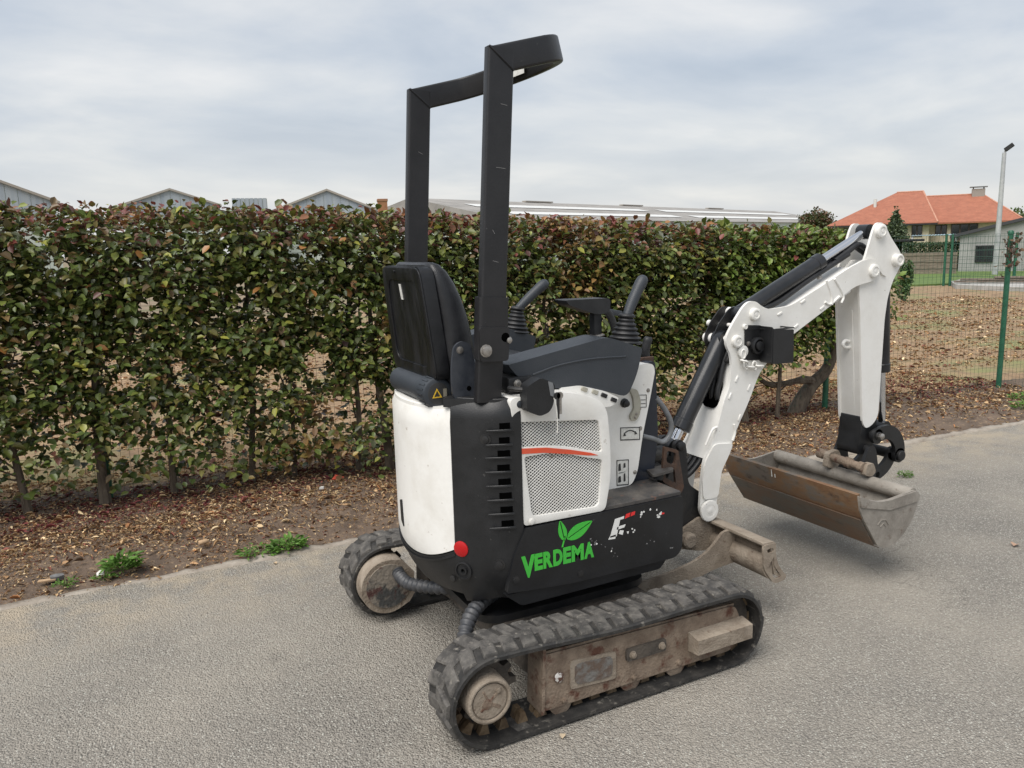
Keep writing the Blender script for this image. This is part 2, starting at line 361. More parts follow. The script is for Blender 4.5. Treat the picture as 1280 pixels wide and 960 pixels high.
struct(np_mesh('road', V, F, asphalt()))

# --- ground sheet and the bumpy verge / field next to the road
GROUND = mat('leafy_ground', (.27, .205, .135), (.17, .125, .08), 1.7, .95, lo=.36, hi=.66, spot=(.075, .10, .03), spot_scale=.55, spot_lo=.50, spot_hi=.66, bump=.6, bscale=30)
SOIL = mat('verge_soil', (.150, .108, .078), (.085, .060, .043), 5, .95, lo=.35, hi=.65, spot=(.25, .175, .11), spot_scale=26, spot_lo=.55, spot_hi=.68, bump=1.0, bscale=70)
bm = newbm(); prism(bm, [(-700, -60), (900, -60), (900, 900), (-700, 900)], -.6, -.05, 'z'); struct(obj('ground', bm, GROUND))
def smooth_noise(x, y, s, seed):
    r = np.random.default_rng(seed); g = r.random((64, 64)); fx = (x*s) % 63; fy = (y*s) % 63
    i = fx.astype(int); j = fy.astype(int); a = fx-i; b = fy-j; a = a*a*(3-2*a); b = b*b*(3-2*b)
    return g[i, j]*(1-a)*(1-b)+g[i+1, j]*a*(1-b)+g[i, j+1]*(1-a)*b+g[i+1, j+1]*a*b
def verge_h(x, y):
    d = y-y_edge(x)
    h = -.012+.05*np.clip(d/.5, 0, 1)*(.4+.6*smooth_noise(x, y, 1.3, 3))+.03*(smooth_noise(x, y, 5, 4)-.4)*np.clip(d/.12, 0, 1)+.012*(smooth_noise(x, y, 17, 5)-.5)
    return h
gx = np.concatenate([np.arange(-9, -4.5, .25), np.arange(-4.5, 9, .045), np.arange(9, 26, .3)]); gt = np.concatenate([np.arange(0, 2.2, .045), np.arange(2.2, 16, .25)])
GX, GT = np.meshgrid(gx, gt, indexing='ij'); GY = y_edge(GX)+wob(GX, 1.0)-.03+GT
GZ = verge_h(GX, GY)+.02*(smooth_noise(GX, GY, 9, 8)-.5)*np.clip(GT/.1, 0, 1); GZ[GT > 15.5] = -.08
V = np.stack([GX, GY, GZ], -1).reshape(-1, 3); ny = len(gt)
I = (np.arange(len(gx)-1)[:, None]*ny+np.arange(ny-1)[None]).ravel()
Fq = np.stack([I, I+1, I+ny+1, I+ny], 1); far = (V[Fq[:, 0], 1]-(2.785-.113*(V[Fq[:, 0], 0]+1.468))) > .25
FIELD = mat('field_leaf_cover', (.33, .225, .13), (.185, .12, .07), 6, .95, lo=.36, hi=.66, spot=(.20, .20, .085), spot_scale=.9, spot_lo=.50, spot_hi=.66, bump=1.0, bscale=50)
struct(np_mesh('verge', V, Fq[~far], SOIL, smooth=True)); struct(np_mesh('field', V, Fq[far], FIELD, smooth=True))
# pale concrete edging between road and verge on the right
EDGEM = mat('edging_concrete', (.36, .32, .27), (.22, .185, .15), 9, .9, lo=.35, hi=.7, bump=.5, bscale=60)
ex = np.arange(-6, 16, .05); V = []; F = []
for i, x in enumerate(ex):
    y = float(y_edge(x))+.01+.012*math.sin(x*3.1); w = .028+.008*math.sin(x*5.7); z = (.016+.008*math.sin(x*2.3) if x > 2.6 else .004+.006*math.sin(x*3.3)*math.sin(x*1.1))+.004*math.sin(x*31)+.003*math.sin(x*53)
    V += [(x, y-w, -.01), (x, y-w*.8, z), (x, y+w*.8, z+.003), (x, y+w, -.02)]
for i in range(len(ex)-1):
    for k in range(3): F.append((4*i+k, 4*i+k+1, 4*i+k+5, 4*i+k+4))
struct(np_mesh('edging', V, F, EDGEM, smooth=True))

# --- leaf litter (stuff): thousands of dry leaves and chips on the soil
LIT = attr_mat('dry_leaf', .8, .1, .2)
def litter(name, n, xr, tr, size, seed, label, dens=None):
    r = np.random.default_rng(seed); x = r.uniform(*xr, n); t = tr[0]+(tr[1]-tr[0])*r.random(n); y = y_edge(x)+t
    if dens is not None:
        k = r.random(n) < dens(x, y, t); x, y, t = x[k], y[k], t[k]; n = len(x)
    z = verge_h(x, y)+.004+.012*r.random(n)
    a = r.uniform(0, 2*PI, n); d = np.stack([np.cos(a), np.sin(a), r.normal(0, .22, n)], 1)
    nn = np.stack([r.normal(0, .35, n), r.normal(0, .35, n), np.ones(n)], 1)
    s = r.uniform(size[0], size[1], n)*np.where(r.random(n) < .2, 1.6, 1)
    wd = np.where(r.random(n) < .78, r.uniform(.10, .32, n), r.uniform(.45, 1.0, n))
    pal = np.array([(.44, .30, .165), (.33, .205, .11), (.20, .115, .065), (.58, .43, .25), (.20, .075, .055), (.13, .085, .055), (.68, .54, .34), (.35, .175, .08)])
    pr = np.array([.21, .17, .15, .17, .10, .07, .08, .05]); c = pal[r.choice(len(pal), n, p=pr)]*r.uniform(.75, 1.4, (n, 1))
    red = (t > .95) & (t < 1.75) & (r.random(n) < .38*smooth_noise(x, y, 1.5, 61)*1.6); c[red] = np.array([.19, .055, .055])*r.uniform(.7, 1.4, (red.sum(), 1))
    Vv, Ff = leaf_arrays(np.stack([x, y, z], 1), d, nn, s, curl=r.uniform(.5, 2.5, (n, 1, 1)), wid=wd[:, None, None])
    o = np_mesh(name, Vv, Ff, LIT, np.repeat(c, 6, 0)); o['label'] = label; o['category'] = 'leaf litter'; o['kind'] = 'stuff'
    return o
litter('leaf_litter', 52000, (-4.2, 6.5), (.02, 2.1), (.012, .038), 21, 'dry brown leaves strewn over the soil under the hedge',
       lambda x, y, t: np.clip(.20+1.2*((t-.25)/.95), .14, 1)*(.35+.9*smooth_noise(x, y, 2.2, 9)))
litter('bark_chips', 90000, (-2.6, 4.2), (.0, 1.5), (.006, .019), 23, 'fine pale wood chips sprinkled over the bare soil strip',
       lambda x, y, t: np.clip(.25+.8*(t/.8), .1, 1)*(.25+.95*smooth_noise(x, y, 3.1, 19)))
litter('field_litter', 42000, (-3, 17), (1.9, 9.0), (.022, .06), 22, 'pale brown leaves covering the field behind the wire fence',
       lambda x, y, t: .35+.65*smooth_noise(x, y, 1.1, 10))

# --- hedge
FD = R(-6.44); FT = np.array([math.cos(FD), math.sin(FD)]); FN = np.array([math.sin(FD), -math.cos(FD)]); FP = np.array([-1.468, 2.785])   # fence line, tangent, normal towards the road
def fpos(u, w, z): return np.stack([FP[0]+FT[0]*u+FN[0]*w, FP[1]+FT[1]*u+FN[1]*w, z], -1)
def h_top(u): return np.interp(u, [-4, 0, 1.2, 2.8, 4.5, 5.6, 5.95], [1.785, 1.775, 1.75, 1.675, 1.59, 1.53, 1.29])
def h_bot(u): return np.interp(u, [-4, -.8, .2, .9, 2.0, 3.5, 4.6, 5.3, 5.95], [.14, .16, .14, .10, .08, .20, .38, .50, .75])
hedge = empty('beech_hedge', 'long clipped beech hedge of dark green and reddish leaves along the road', 'hedge', (1.3, 2.5, 0))
def hcol(r, n, u, z):
    pal = np.array([(.050, .075, .024), (.075, .105, .032), (.110, .135, .042), (.125, .120, .050), (.115, .080, .045), (.145, .095, .058), (.085, .038, .036), (.180, .190, .050), (.052, .062, .038)])
    p = np.array([.23, .24, .17, .13, .055, .025, .01, .05, .09]); c = pal[r.choice(len(pal), n, p=p)]
    rel = (h_top(u)-z)
    top = np.clip(1-rel/.24, 0, 1)*(.25+.75*smooth_noise(u+20, z, 3, 44))
    palt = np.array([(.125, .036, .038), (.145, .065, .042), (.105, .052, .058), (.18, .09, .038), (.10, .085, .04)])
    k = r.random(n) < top*.85
    c[k] = palt[r.choice(len(palt), k.sum(), p=[.22, .2, .22, .1, .26])]
    br = smooth_noise(u+20, z*1.2, 1.6, 45) > .68
    grn = (u > 4.3) & (r.random(n) < .55); c[grn] = np.array([(.085, .135, .030), (.11, .16, .04), (.065, .10, .025)])[r.choice(3, grn.sum())]
    k2 = br & (u < 4.3) & (r.random(n) < .5)
    c[k2] = np.array([(.17, .105, .05), (.19, .145, .06), (.135, .08, .05)])[r.choice(3, k2.sum())]
    return c*np.exp(r.normal(0, .22, (n, 1)))*np.array([1.46, 1.38, 1.02])
holes = [(rng.uniform(-3.5, 5.6), rng.uniform(.35, 1.65), rng.uniform(.02, .065)) for _ in range(230)]
holes += [(rng.uniform(-3, 5), rng.uniform(.3, .85), rng.uniform(.05, .11)) for _ in range(34)]
holes += [(-.9, 1.45, .06), (.35, 1.2, .07), (1.0, 1.15, .06), (-.2, 1.62, .05), (-1.2, 1.0, .08), (2.9, .95, .1), (4.15, 1.15, .10), (4.5, .75, .12), (-.6, .62, .10), (-1.4, .55, .12), (.1, .9, .05)]
def keep(u, z, r):
    k = np.ones(len(u), bool)
    for (a, b, rad) in holes: k &= ((u-a)**2+(z-b)**2 > rad*rad) | (r.random(len(u)) < .10)
    return k
def hedge_leaves(nclus, per, seed):
    r = np.random.default_rng(seed)
    u = r.uniform(-3.4, 5.95, nclus); a = r.random(nclus)
    bt, tp = h_bot(u), h_top(u); z = bt+(tp-bt)*np.where(r.random(nclus) < .88, a**.9, a**.35)
    # thin the ragged lower part
    kk = (z-bt > .55) | (r.random(nclus) < .13+(z-bt)/.55*.75); u, z = u[kk], z[kk]
    w = r.uniform(-.14, .34, len(u)); w -= np.clip((z-(h_top(u)-.15))/.15, 0, 1)*.03
    U = np.repeat(u, per)+r.normal(0, .055, len(u)*per); Z = np.repeat(z, per)+r.normal(0, .05, len(u)*per); W = np.repeat(w, per)+r.normal(0, .04, len(u)*per)
    k = keep(U, Z, r) & (Z < h_top(U)+.02+.05*r.random(len(U))**3) & (W < .42)
    U, Z, W = U[k], Z[k], W[k]; n = len(U)
    pos = fpos(U, W, Z)
    # leaves hang outwards and down, layered
    side = r.normal(0, .8, n); down = r.normal(-.22, .30, n)
    down = np.where(Z > h_top(U)-.12, r.normal(.35, .5, n), down)
    outw = np.abs(r.normal(.55, .4, n))*np.where(W > -.02, 1, -1)
    d = np.stack([FT[0]*side+FN[0]*outw, FT[1]*side+FN[1]*outw, down], 1)
    nn = np.stack([FN[0]*.42+r.normal(0, .30, n), FN[1]*.42+r.normal(0, .30, n), 1.0+r.normal(0, .25, n)], 1)
    s = .024+.046*r.random(n)**1.3
    return pos, d, nn, s, hcol(r, n, U, Z), U, W, Z
LEAFM = attr_mat('hedge_leaf', .40, .18, .5)
pos, d, nn, s, c, U, W, Z = hedge_leaves(16500, 9, 5)
# the 300 that show largest: front surface, nearest to the camera
dist = np.linalg.norm(pos-np.array(CAM), axis=1); score = dist-(s-.05)*40+np.where(W > .26, 0, 9)+np.where((U < -.9) | (U > 2.6), 9, 0)
idx = np.argsort(score)[:300]; rest = np.ones(len(pos), bool); rest[idx] = False
Vv, Ff = leaf_arrays(pos[rest], d[rest], nn[rest], s[rest], curl=np.random.default_rng(6).uniform(.3, 2.2, (rest.sum(), 1, 1)))
fo = np_mesh('foliage', Vv, Ff, LEAFM, np.repeat(c[rest], 6, 0), hedge); fo['kind'] = 'stuff'
fo.location = (-1.3, -2.5, 0)
leafme = []
for q in range(14):
    cc = c[idx[q*20]]; Vv, Ff = leaf_arrays(np.zeros((1, 3)), np.array([[0, 1., 0]]), np.array([[0, 0, 1.]]), np.array([1.]), curl=.7+.1*q)
    o = np_mesh('leaf', Vv, Ff, LEAFM, np.repeat(cc[None], 6, 0)); leafme.append(o.data); bpy.data.objects.remove(o)
for i, k in enumerate(idx):
    dv = Vector(d[k]).normalized(); sv = dv.cross(Vector(nn[k])).normalized(); nv = sv.cross(dv)
    o = bpy.data.objects.new('leaf', leafme[i % 14]); COL.objects.link(o); o.parent = hedge
    M = Matrix(((sv.x, dv.x, nv.x), (sv.y, dv.y, nv.y), (sv.z, dv.z, nv.z)))
    o.location = Vector(pos[k])-Vector((1.3, 2.5, 0)); o.rotation_euler = M.to_euler(); o.scale = (s[k],)*3
# stems
r = np.random.default_rng(77); su = list(np.arange(-3.2, 5.2, .36)+r.normal(0, .06, 24))
bt = newbm()
def rel(p): return Vector(p)-Vector((1.3, 2.5, 0))
for i, u in enumerate(su):
    base = fpos(u, .05+r.normal(0, .06), np.array(-.03)); hgt = float(h_top(u))*.86; pts = []; rad = []
    r0 = r.uniform(.012, .027); lean = r.normal(0, .05); ln2 = r.normal(0, .03)
    for k in range(9):
        t = k/8; pts.append(rel(base)+Vector((lean*t+.02*math.sin(5*t+i), ln2*t+.02*math.cos(4*t+i*2), hgt*t))); rad.append(r0*(1.25-.95*t) if k else r0*1.5)
    bm = newbm(); tube(bm, pts, rad, 7); obj('stem', bm, BARK, hedge)
    for k in range(16):
        t = r.uniform(.15, .98); p = rel(base)+Vector((lean*t, ln2*t, hgt*t)); a = r.uniform(0, 2*PI); L = r.uniform(.15, .36)
        q = p+Vector((math.cos(a)*L, math.sin(a)*L*.6, r.uniform(-.02, .25))); tube(bt, [p, (p+q)/2+Vector((r.normal(0, .02), r.normal(0, .02), .02)), q], [.007, .005, .002], 4)
obj('twigs', bt, TWIG, hedge, kind='stuff')
# the leaning trunk at the free end of the hedge
bm = newbm(); tr = cat([rel((3.80, 2.24, -.03)), rel((3.88, 2.22, .14)), rel((3.98, 2.2, .27)), rel((4.13, 2.17, .42)), rel((4.2, 2.15, .75)), rel((4.15, 2.15, 1.2))], 5)
tube(bm, tr, list(np.linspace(.075, .03, len(tr))), 9); tube(bm, cat([rel((4.0, 2.2, .29)), rel((3.8, 2.15, .33)), rel((3.5, 2.2, .31)), rel((3.25, 2.2, .45))], 4), [.035]*5+[.026]*4+[.02]*4, 7)
obj('leaning_trunk', bm, BARK, hedge)

# --- green wire fence
fence = empty('wire_fence', 'green wire mesh fence with round posts along the hedge and field', 'fence', (1.3, 2.5, 0))
for u in (-2.45, 0, 2.1, 3.55, 5.611, 7.716, 9.82, 11.9):
    p = fpos(u, -.02, np.array(-.05)); bm = newbm(); cyl(bm, rel(p), rel(p)+Vector((0, 0, 1.55)), .024, n=12)
    lathe(bm, [(.027, 0), (.027, .02), (.02, .032), (.004, .036)], rel(p)+Vector((0, 0, 1.545)), (0, 0, 1), 12); obj('post', bm, POSTG, fence)
V = []; F = []
def wire(a, b, w):
    d_ = b-a; d_ = d_/np.linalg.norm(d_); s_ = np.cross(d_, [0, 1, .3]); s_ /= np.linalg.norm(s_); t_ = np.cross(d_, s_); i0 = len(V)
    for p in (a, b):
        for k in range(3): V.append(p+w*(s_*math.cos(2.094*k)+t_*math.sin(2.094*k)))
    for k in range(3): F.append((i0+k, i0+(k+1) % 3, i0+3+(k+1) % 3, i0+3+k))
o3 = np.array([1.3, 2.5, 0])
for u in np.arange(-2.6, 11.9, .0508): wire(fpos(u, 0, np.array(.03))-o3, fpos(u, 0, np.array(1.5))-o3, .0012)
for z in np.arange(.03, 1.51, .0735): wire(fpos(-2.6, 0, np.array(z))-o3, fpos(11.9, 0, np.array(z))-o3, .0012)
o = np_mesh('wire_mesh', V, F, WIREG, parent=fence); o['kind'] = 'stuff'

# ================================================================== THE EXCAVATOR (x forward, y left, origin under the slew ring)
EX = empty('mini_excavator', 'white and black mini excavator with rubber tracks and roll bar parked on the road', 'excavator')

# ---------------- tracks
def stadium(off, n_arc=18, n_line=14):
    """closed path around sprocket and idler, offset off outwards; returns (x,z,nx,nz) list"""
    c0 = Vector((-.443, .155)); r0 = .140+off; c1 = Vector((.497, .143)); r1 = .128+off
    # lower tangent and upper tangent directions (nearly horizontal)
    res = []; d = c1-c0; L = d.length; al = math.asin((r0-r1)/L); base = math.atan2(d.y, d.x)
    at, ab = base+PI/2-al, base-PI/2+al
    for i in range(n_arc+1):                       # rear arc, top to bottom
        a = at+(2*PI-(at-ab))*i/n_arc; res.append((c0+Vector((math.cos(a), math.sin(a)))*r0, a))
    p0 = res[-1][0]; p1 = c1+Vector((math.cos(ab), math.sin(ab)))*r1
    for i in range(1, n_line): res.append((p0.lerp(p1, i/n_line), ab))
    for i in range(n_arc+1):                       # front arc, bottom to top
        a = ab+(at-ab)*i/n_arc; res.append((c1+Vector((math.cos(a), math.sin(a)))*r1, a))
    p0 = res[-1][0]; p1 = res[0][0]
    for i in range(1, n_line):
        t = i/n_line; sag = -.010*math.sin(PI*t)+.003*math.sin(3*PI*t); res.append((p0.lerp(p1, t)+Vector((0, sag)), at))
    return [(p.x, p.y, math.cos(a), math.sin(a)) for p, a in res]
path = stadium(0)
seg = [math.dist(path[i][:2], path[(i+1) % len(path)][:2]) for i in range(len(path))]; PER = sum(seg)
def along(s):
    s %= PER
    for i, L in enumerate(seg):
        if s <= L:
            a, b = path[i], path[(i+1) % len(path)]; t = s/L; n_ = Vector((a[2]*(1-t)+b[2]*t, a[3]*(1-t)+b[3]*t)).normalized()
            return a[0]*(1-t)+b[0]*t, a[1]*(1-t)+b[1]*t, n_.x, n_.y
        s -= L
def make_belt(y0, y1):
    bm = newbm(); rings = []; w = y1-y0
    prof = [(0, -.006), (0, .005), (.005, .009), (.05*w/.18, .008), (.13*w/.18, .008), (w-.005, .009), (w, .005), (w, -.006), (w-.03, -.003), (.03, -.003)]
    for (x, z, nx, nz) in path:
        rings.append([bm.verts.new((x+nx*o_, y0+dy, z+nz*o_)) for dy, o_ in prof])
    n = len(prof)
    for i in range(len(rings)):
        a, b = rings[i], rings[(i+1) % len(rings)]
        for k in range(n): bm.faces.new((a[k], a[(k+1) % n], b[(k+1) % n], b[k]))
    return bm
NP = 40
def lug_mesh(v):
    bm = newbm(); L, Wd, H = .052, .098, .0135
    sk = .012*(1 if v == 0 else -1)
    pts = []
    for zz_, k in ((-.008, 1.0), (H*.6, .92), (H, .68)):
        pts.append([bm.verts.new((sx*L/2*k+(sk*sy), sy*Wd/2*(.55+.45*k if sy*(1 if v == 0 else -1) > 0 else .8+.2*k), zz_)) for sx, sy in ((-1, -1), (1, -1), (1, 1), (-1, 1))])
    for a, b in zip(pts, pts[1:]):
        for k in range(4): bm.faces.new((a[k], a[(k+1) % 4], b[(k+1) % 4], b[k]))
    bm.faces.new(pts[-1]); bm.faces.new(pts[0][::-1]); bev(bm, .0022, 2)
    o = obj('lug', bm, LUGM); me = o.data; bpy.data.objects.remove(o); return me
LUG = [lug_mesh(0), lug_mesh(1)]
bm = newbm(); 
prism(bm, [(-.019, 0), (.019, 0), (.008, .036), (-.008, .036)], -.011, .011, 'y'); bev(bm, .003, 1); o = obj('guide_tooth', bm, TOOTH); TOOTHME = o.data; bpy.data.objects.remove(o)
def rot_to(nx, nz):      # local z -> (nx,0,nz), local x along the belt
    return (0, math.atan2(nx, nz), 0)
def make_track(y0, y1, teeth):
    t = obj('rubber_track', make_belt(y0, y1), RUBBER, EX)
    w = y1-y0
    for k in range(NP):
        for v, (yc, ph) in enumerate(((y0+.059, 0), (y1-.059, .5))):
            x, z, nx, nz = along((k+ph)*PER/NP); q = random.uniform(-.03, .03)
            o = share('lug', LUG[v], t, (x+nx*.0055, yc, z+nz*.0055), rot_to(nx, nz), (random.uniform(.94, 1.06), random.uniform(.96, 1.03), random.uniform(.85, 1.08)))
        if teeth:
            x, z, nx, nz = along((k+.25)*PER/NP)
            for yc in (y0+.074, y0+.106): share('guide_tooth', TOOTHME, t, (x-nx*.002, yc, z-nz*.002), rot_to(-nx, -nz))
    return t
make_track(-.605, -.425, True); make_track(.425, .605, False)

# ---------------- right track frame (the near one, in full) and left one
def track_frame(sgn):
    Y = lambda y: sgn*y
    # channel-shaped side frame
    fp = rpoly([(-.265, .048), (.515, .046), (.555, .09), (.556, .165), (.53, .215), (-.258, .240)], [.004, .02, .03, .03, .02, .004], 3)
    bm = newbm(); prism(bm, fp, Y(.555), Y(.565), 'y'); bev(bm, .002, 1)
    tf = obj('track_frame', bm, MUD, EX)
    bm = newbm(); prism(bm, [(-.24, .09), (.50, .09), (.50, .22), (-.24, .235)], Y(.47), Y(.553), 'y'); obj('frame_core', bm, MUD, tf)
    bm = newbm(); prism(bm, rpoly([(-.273, .042), (-.262, .042), (-.252, .262), (-.263, .262)], .002, 2), Y(.475), Y(.572), 'y'); obj('end_plate', bm, MUD, tf)
    bm = newbm(); prism(bm, [(-.262, .238), (.53, .213), (.53, .222), (-.262, .248)], Y(.45), Y(.560), 'y'); obj('top_plate', bm, MUD, tf)
    for x in (-.193, .081, .272):
        bm = newbm(); lathe(bm, [(.026, 0), (.042, .004), (.042, .022), (.030, .026), (.030, .06), (.042, .064), (.042, .082), (.02, .086)], (x, Y(.560), .054), (0, -sgn, 0), 24); obj('roller', bm, MUD, tf)
        bolt('roller_bolt', (x+.006, Y(.564), .066), (0, sgn, 0), .008, tf, MUD, .010)
    bm = newbm(); prism(bm, rpoly([(-.165, .098), (.012, .085), (.012, .182), (-.163, .195)], .012, 3), Y(.564), Y(.571), 'y'); bev(bm, .003, 1); pp = obj('patch_plate', bm, MUDL, tf)
    bm = newbm(); prism(bm, rpoly([(-.148, .110), (-.005, .100), (-.003, .172), (-.148, .182)], .02, 3), Y(.570), Y(.574), 'y'); obj('peeling_sticker', bm, mat('peeled_grey', (.17, .162, .15), (.12, .085, .065), 30, .7, lo=.42, hi=.6, bump=.4, bscale=100), pp)
    bm = newbm(); prism(bm, rpoly([(.053, .133), (.216, .131), (.216, .176), (.053, .178)], .01, 3), Y(.564), Y(.575), 'y'); bev(bm, .003, 1); obj('grease_cover', bm, MUDD, tf)
    for x in (.076, .196): bolt('cover_bolt', (x, Y(.574), .155), (0, sgn, 0), .010, tf, MUDL, .012)
    # step box welded to the front of the frame
    bm = newbm(); prism(bm, [(-.566, .098), (-.62, .105), (-.62, .158), (-.566, .168)] if sgn < 0 else [(.566, .098), (.62, .105), (.62, .158), (.566, .168)], .318, .565, 'x')
    bev(bm, .004, 2); obj('step_box', bm, MUDL, tf)
    bm = newbm(); lathe(bm, [(.016, 0), (.018, .002), (.016, .006), (.008, .009)], (-.205, Y(.565), .150), (0, sgn, 0), 14); obj('grease_port', bm, mat('white_grease', (.60, .58, .55), (.10, .05, .035), 55, .5, lo=.50, hi=.54), tf)
    return tf
track_frame(-1)
bm = newbm(); prism(bm, [(-.265, .06), (.515, .06), (.55, .12), (.53, .2), (-.258, .22)], .44, .57, 'y'); obj('track_frame', bm, MUDD, EX)
# drive sprockets with hub
def sprocket(cx_, cz_, ys, teeth=11, r=.098):
    pts = []
    for k in range(teeth):
        a = 2*PI*k/teeth
        for da, rr in ((-.16, r*.86), (-.09, r*1.08), (.09, r*1.08), (.16, r*.86)): pts.append((cx_+rr*math.cos(a+da), cz_+rr*math.sin(a+da)))
    bm = newbm(); prism(bm, pts, ys-.014, ys+.014, 'y'); bev(bm, .002, 1); return bm
sp = obj('drive_sprocket', sprocket(-.445, .166, -.515), MUDD, EX)
bm = newbm(); lathe(bm, [(.074, 0), (.074, .09), (.072, .104), (.066, .107), (.061, .106), (.060, .098), (.0565, .097), (.055, .102), (.02, .1025)], (-.465, -.502, .168), (0, -1, 0), 36); obj('hub', bm, MUDL, sp)
bm = newbm()
for (a, L_, w_, ox, oz) in ((.7, .085, .012, .0, .0), (2.0, .05, .010, -.012, .016), (2.6, .045, .014, .016, -.018)): box(bm, (-.465+ox, -.6025, .168+oz), (L_, .007, w_), (0, -a, 0))
lathe(bm, [(.020, 0), (.017, .006), (.010, .007)], (-.474, -.600, .160), (0, -1, 0), 9)
bev(bm, .003, 1); obj('hub_cap_casting', bm, MUD, sp)
bolt('hub_plug', (-.437, -.604, .196), (0, -1, 0), .0075, sp, MUDL, .006)
bm = newbm(); lathe(bm, [(.108, 0), (.112, .006), (.112, .02), (.108, .026)], (-.45, -.475, .165), (0, -1, 0), 30); obj('motor_flange', bm, MUD, sp)
sp2 = obj('drive_sprocket', sprocket(-.445, .166, .515), MUDD, EX)
bm = newbm(); prism(bm, [( -.462+.112*math.cos(a), .158+.112*math.sin(a)) for a in np.linspace(PI*.45, PI*1.62, 22)]+[(-.375, .075), (-.35, .11), (-.35, .2), (-.40, .258)], .352, .50, 'y'); bev(bm, .008, 2, 50)
obj('motor_guard', bm, MUDL, sp2)
bm = newbm(); prism(bm, [(-.462+.092*math.cos(a), .162+.092*math.sin(a)) for a in np.linspace(PI*.3, PI*1.9, 22)], .346, .352, 'y'); bev(bm, .003, 1); obj('guard_plate', bm, mat('flaking_dark_plate', (.05, .05, .048), (.22, .19, .155), 16, .8, lo=.44, hi=.56, spot=(.07, .03, .025), spot_scale=18, spot_lo=.56, spot_hi=.64, bump=.5, bscale=70), sp2)
for ys in (-.515, .515):
    bm = newbm(); lathe(bm, [(.03, 0), (.108, .002), (.108, .018), (.092, .022), (.092, .040), (.108, .044), (.108, .060), (.03, .062)], (.502, ys+.031, .150), (0, -1, 0), 32); obj('front_idler', bm, MUDD, EX)

# ---------------- centre frame, slew ring, hoses
bm = newbm(); prism(bm, rpoly([(-.26, -.47), (.30, -.47), (.30, .47), (-.26, .47)], .05, 3), .12, .235, 'z'); bev(bm, .01, 2)
cf = obj('centre_frame', bm, MUDD, EX)
bm = newbm(); prism(bm, rpoly([(-.34, -.30), (.36, -.30), (.36, .30), (-.34, .30)], .1, 4), .235, .262, 'z'); bev(bm, .006, 2); obj('deck_plate', bm, DARK, cf)
bm = newbm(); lathe(bm, [(.22, 0), (.235, .004), (.235, .035), (.215, .04), (.215, .075)], (0, 0, .258), (0, 0, 1), 40); obj('slew_ring', bm, DARK, cf)
def corr_hose(name, pts, r):
    c_ = cat(pts, 14); bm = newbm(); rings = []
    rr = [r*(1+.13*(1 if (i//2) % 2 else -1)) for i in range(len(c_))]; tube(bm, c_, rr, 12); return obj(name, bm, HOSE, EX, smooth=60)
corr_hose('corrugated_hose', [(-.20, -.17, .30), (-.26, -.21, .305), (-.33, -.255, .305), (-.39, -.30, .285), (-.43, -.345, .245), (-.44, -.39, .19), (-.44, -.45, .16)], .024)
corr_hose('corrugated_hose', [(-.22, 0, .24), (-.31, .10, .215), (-.37, .18, .205), (-.41, .25, .20), (-.42, .31, .205), (-.42, .355, .215)], .023)

# ---------------- upper body: plan outline is a tail circle of radius .485 cut by the sides
def outline():
    pts = [(x, -.39) for x in np.linspace(.42, -.288, 60)]
    a0 = math.atan2(-.39, -.288) % (2*PI)
    pts += [(.485*math.cos(a), .485*math.sin(a)) for a in np.linspace(a0, 2*PI-a0, 90)[1:-1]]      # goes through angle pi
    pts += [(x, .39) for x in np.linspace(-.288, .42, 60)]
    P = np.array(pts); K = np.exp(-np.linspace(-2, 2, 13)**2); K /= K.sum()
    S = P.copy()
    for _ in range(2):
        Q = np.pad(S, ((6, 6), (0, 0)), mode='edge'); S = np.stack([np.convolve(Q[:, j], K, 'valid') for j in (0, 1)], 1)
    # resample by arc length
    L = np.concatenate([[0], np.cumsum(np.linalg.norm(np.diff(S, axis=0), axis=1))]); return S, L
OUT, OL = outline()
def oat(s): return np.array([np.interp(s, OL, OUT[:, 0]), np.interp(s, OL, OUT[:, 1])])
def s_of(fn):   # first arc length at which fn(x,y) becomes true
    for s in np.linspace(0, OL[-1], 3000):
        p = oat(s)
        if fn(*p): return s
def body_panel(s0, s1, zb, zt, inset=lambda z: 0, proud=0, th=.018, ns=20, nz=10):
    """thick curved panel following the outline from arc s0 to s1, z from zb(u) to zt(u), u in 0..1"""
    bm = newbm(); A = []; B = []
    for i in range(ns+1):
        u = i/ns; s = s0+(s1-s0)*u; p = oat(s); q = oat(min(s+.004, OL[-1]))-oat(max(s-.004, 0)); q /= np.linalg.norm(q); nrm = np.array([q[1], -q[0]])
        if np.dot(nrm, p) < 0: nrm = -nrm
        ra, rb = [], []
        for j in range(nz+1):
            z = zb(u)+(zt(u)-zb(u))*j/nz; k = proud-inset(z); a = p+nrm*k; b = p+nrm*(k-th)
            ra.append(bm.verts.new((a[0], a[1], z))); rb.append(bm.verts.new((b[0], b[1], z)))
        A.append(ra); B.append(rb)
    for i in range(ns):
        for j in range(nz):
            bm.faces.new((A[i][j], A[i+1][j], A[i+1][j+1], A[i][j+1])); bm.faces.new((B[i][j], B[i][j+1], B[i+1][j+1], B[i+1][j]))
        bm.faces.new((A[i][0], B[i][0], B[i+1][0], A[i+1][0])); bm.faces.new((A[i][nz], A[i+1][nz], B[i+1][nz], B[i][nz]))
    for i in (0, ns):
        for j in range(nz): bm.faces.new((A[i][j], A[i][j+1], B[i][j+1], B[i][j]))
    return bm
S_SIDE = s_of(lambda x, y: x < -.235)                 # where the corner cover starts on the right side
S_A = s_of(lambda x, y: x < -.25 and y > -.262)       # corner cover / white tail cover seam
S_B = s_of(lambda x, y: x < -.25 and y > .262); S_E = OL[-1]
top_in = lambda z: .045*max(0, (z-.955)/.06)**2 + .020*max(0, (.42-z)/.1)**2
